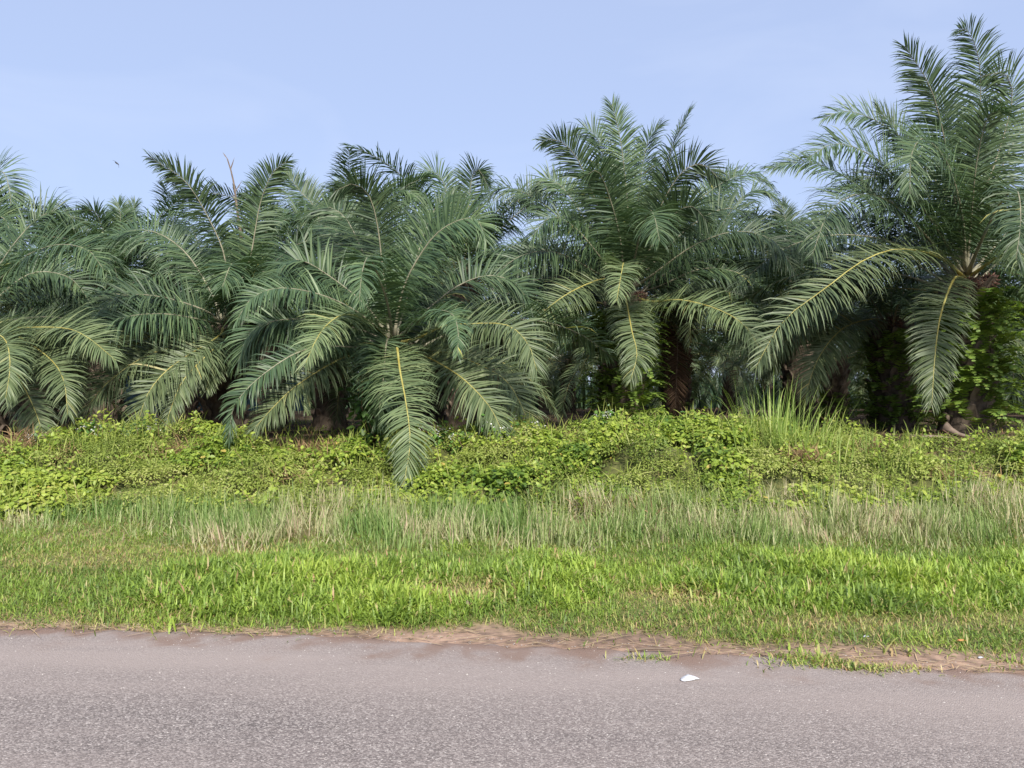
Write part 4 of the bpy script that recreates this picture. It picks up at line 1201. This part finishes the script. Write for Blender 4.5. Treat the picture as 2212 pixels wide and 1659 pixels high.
for i in (-3, -1, 1, 3):
    V, T = box(-.035, .035, -.035, .035, -.2, 1.7)
    link('post', mesh_of('post', V, T, white, smooth=False), fen, (i * .98 - .45, 0, 0))

# ------------------------------------------------------------------ litter on the road and verge
paper = noise_mat('white_plastic', (0.40, 0.40, 0.42), (0.54, 0.54, 0.56), 12, .45, .4, .2)
def crumple(name, pos, sx, sy, hz, label, cat, seed, mat):
    rg = np.random.default_rng(seed)
    n = 15
    u, v = np.meshgrid(np.linspace(-1, 1, n), np.linspace(-1, 1, n))
    rad = np.sqrt(u * u + v * v); ang = np.arctan2(v, u)
    mx_ = np.maximum(np.abs(u), np.abs(v)); k_ = np.where(rad > 0, mx_ / np.maximum(rad, 1e-6), 1)
    uu, vv = u * k_, v * k_
    out_ = 1 + .18 * np.sin(ang * 2 + 1) + .15 * np.sin(ang * 3 + 2) - .35 * np.exp(-((ang + .5) / .25) ** 2)
    X = uu * out_ * sx; Y = vv * out_ * sy
    Z = hz * (1 - mx_ ** 2) * (.5 + fbm(u, v, .8, seed)) + hz * .35 * np.abs(np.sin(u * 3 + v * 4 + seed)) * (1 - mx_ * .6) + .003
    V = np.stack([X, Y, Z], -1).reshape(-1, 3)
    id_ = np.arange(n * n).reshape(n, n)
    Q = np.stack([id_[:-1, :-1], id_[:-1, 1:], id_[1:, 1:], id_[1:, :-1]], -1).reshape(-1, 4)
    o = link(name, mesh_of(name, V, Q, mat), None, pos)
    md = o.modifiers.new('thick', 'SOLIDIFY'); md.thickness = .002
    tag(o, label, cat)
    return o
def road_pt(px, py):
    d_ = CAM_H * FOC / (py - 853.0)
    p_ = at(px, py, d_); return (p_[0], p_[1], .006)
crumple('plastic_scrap', road_pt(1488, 1466), .048, .036, .016, 'crumpled white plastic scrap lying on the asphalt', 'litter', 3, paper)
q = road_pt(2118, 1420)
crumple('paper_scrap', (q[0], q[1], float(ground_z(q[0], q[1])) + .004), .016, .012, .007, 'small white scrap on the dirt near the right edge', 'litter', 5, paper)
q = road_pt(1870, 1381)
crumple('wrapper_scrap', (q[0], q[1], float(ground_z(q[0], q[1])) + .008), .018, .012, .008, 'tiny white scrap at the edge of the grass below the lush patch', 'litter', 6, paper)
q = road_pt(2010, 1405)
leafm = noise_mat('fallen_leaf_orange', (.35, .14, .05), (.45, .22, .08), 20, .7, .3, 0)
crumple('fallen_leaf', (q[0] + .25, q[1] + .1, float(ground_z(q[0] + .25, q[1] + .1)) + .02), .03, .015, .008, 'orange fallen leaf in the sparse grass near the right edge', 'leaf', 7, leafm)
q = road_pt(1010, 1325)
crumple('dry_leaf', (q[0], q[1], float(ground_z(q[0], q[1])) + .05), .018, .03, .02, 'pale curled dry leaf in the grass at the verge edge', 'leaf', 8, M['rachis_dead'])
def twig(px0, px1, py, label, seed, r=.008):
    a_, b_ = np.array(road_pt(px0, py)), np.array(road_pt(px1, py - 3))
    rg = np.random.default_rng(seed)
    C, _ = resample([a_ * 0, (b_ - a_) * .5 + np.array((0, rg.uniform(-.02, .02), .008)), b_ - a_], 8)
    V, T = tube(C, np.linspace(r, r * .4, 8), 5)
    zz = max(float(ground_z(*((a_ + b_) / 2)[:2])), 0) + .012
    tag(link('twig', mesh_of('twig', V, T, M['rachis_dead']), None, (a_[0], a_[1], zz)), label, 'twig', 'twigs on the road edge')
twig(1360, 1455, 1406, 'dark brown twig on the dirt above the white plastic scrap', 1, .009)
twig(375, 410, 1352, 'short twig at the road edge on the left', 2, .006)

def straw():
    n = 520
    x = RNG.uniform(-4.5, 4.5, n); y = road_edge(x) + RNG.uniform(-.10, .40, n) * RNG.random(n)
    y = np.where(y > grass_edge(x) + .05, grass_edge(x) - .05 * RNG.random(n), y)
    az = RNG.normal(0, .5, n) + np.where(RNG.random(n) < .5, 0, math.pi)
    ln = np.where(RNG.random(n) < .08, RNG.uniform(.3, .6, n), RNG.uniform(.04, .18, n))
    D = np.stack([np.cos(az), np.sin(az), RNG.uniform(0, .12, n)], 1); W = np.stack([-np.sin(az), np.cos(az), np.zeros(n)], 1)
    z = np.maximum(ground_z(x, y), np.where(y < road_edge(x) + .03, .004, -1)) + .008
    V, T, k = strips(np.stack([x, y, z], 1), D, W, ln, RNG.uniform(.003, .006, n), 3, .12)
    V[:, 2] = np.maximum(V[:, 2], np.repeat(z, k) - .002)
    tag(link('dry_straw', mesh_of('dry_straw', V, T, M['straw'], np.repeat(RNG.random(n), k))), 'dry straw stalks scattered along the road edge', 'straw', None, 'stuff')
straw()

def grit():
    n = 2600
    x = RNG.uniform(-4.5, 4.5, n); s_ = RNG.random(n) ** 2.2 * 1.8 - .12
    y = road_edge(x) - s_
    z = np.where(s_ > 0, np.interp(s_, [0, .06, .3, 1.5], [-.008, .001, .004, .010]), ground_z(x, y))
    r = RNG.uniform(.002, .006, n) 
    o6 = np.array([(1, 0, 0), (-1, 0, 0), (0, 1, 0), (0, -1, 0), (0, 0, .7), (0, 0, -.4)], float)
    t8 = np.array([(0, 2, 4), (2, 1, 4), (1, 3, 4), (3, 0, 4), (2, 0, 5), (1, 2, 5), (3, 1, 5), (0, 3, 5)])
    V = np.stack([x, y, z], 1)[:, None] + o6[None] * r[:, None, None] * RNG.uniform(.6, 1.3, (n, 6, 1))
    T = (t8[None] + (np.arange(n) * 6)[:, None, None]).reshape(-1, 3)
    gm = leaf_mat('grit_stone', [(0, (.10, .08, .075)), (.5, (.30, .27, .25)), (1, (.42, .39, .36))], .8, .3, 0, objvar=0)
    tag(link('grit', mesh_of('grit', V.reshape(-1, 3), T, gm, np.repeat(RNG.random(n), 6), smooth=False)), 'loose grit and pebbles on the road edge', 'grit', None, 'stuff')
grit()

# ------------------------------------------------------------------ small bird in the sky
bm_ = noise_mat('dark_feather', (.03, .03, .035), (.06, .06, .065), 8, .7, .3, 0)
bp = at(253, 353, 40)
C, _ = resample([(-.13, 0, .10), (-.04, 0, .03), (.04, 0, -.03), (.10, 0, -.075)], 10)
V, T = tube(C, [.006, .018, .032, .04, .042, .04, .036, .03, .022, .008], 8)
bird = link('bird', None, None, bp); bird.empty_display_size = .1
tag(bird, 'small dark bird flying in the sky above the left palms', 'bird')
link('body', mesh_of('body', V, T, bm_), bird)
for pts_, nm in (([(-.02, 0, .03), (-.12, .03, .13), (-.28, .05, .19)], 'wing'), ([(.02, 0, -.02), (.10, -.03, -.12), (.12, -.05, -.26)], 'wing')):
    C, _ = resample(pts_, 8)
    V, T = tube(C, np.linspace(.03, .006, 8), 6, .35)
    link(nm, mesh_of(nm, V, T, bm_), bird)
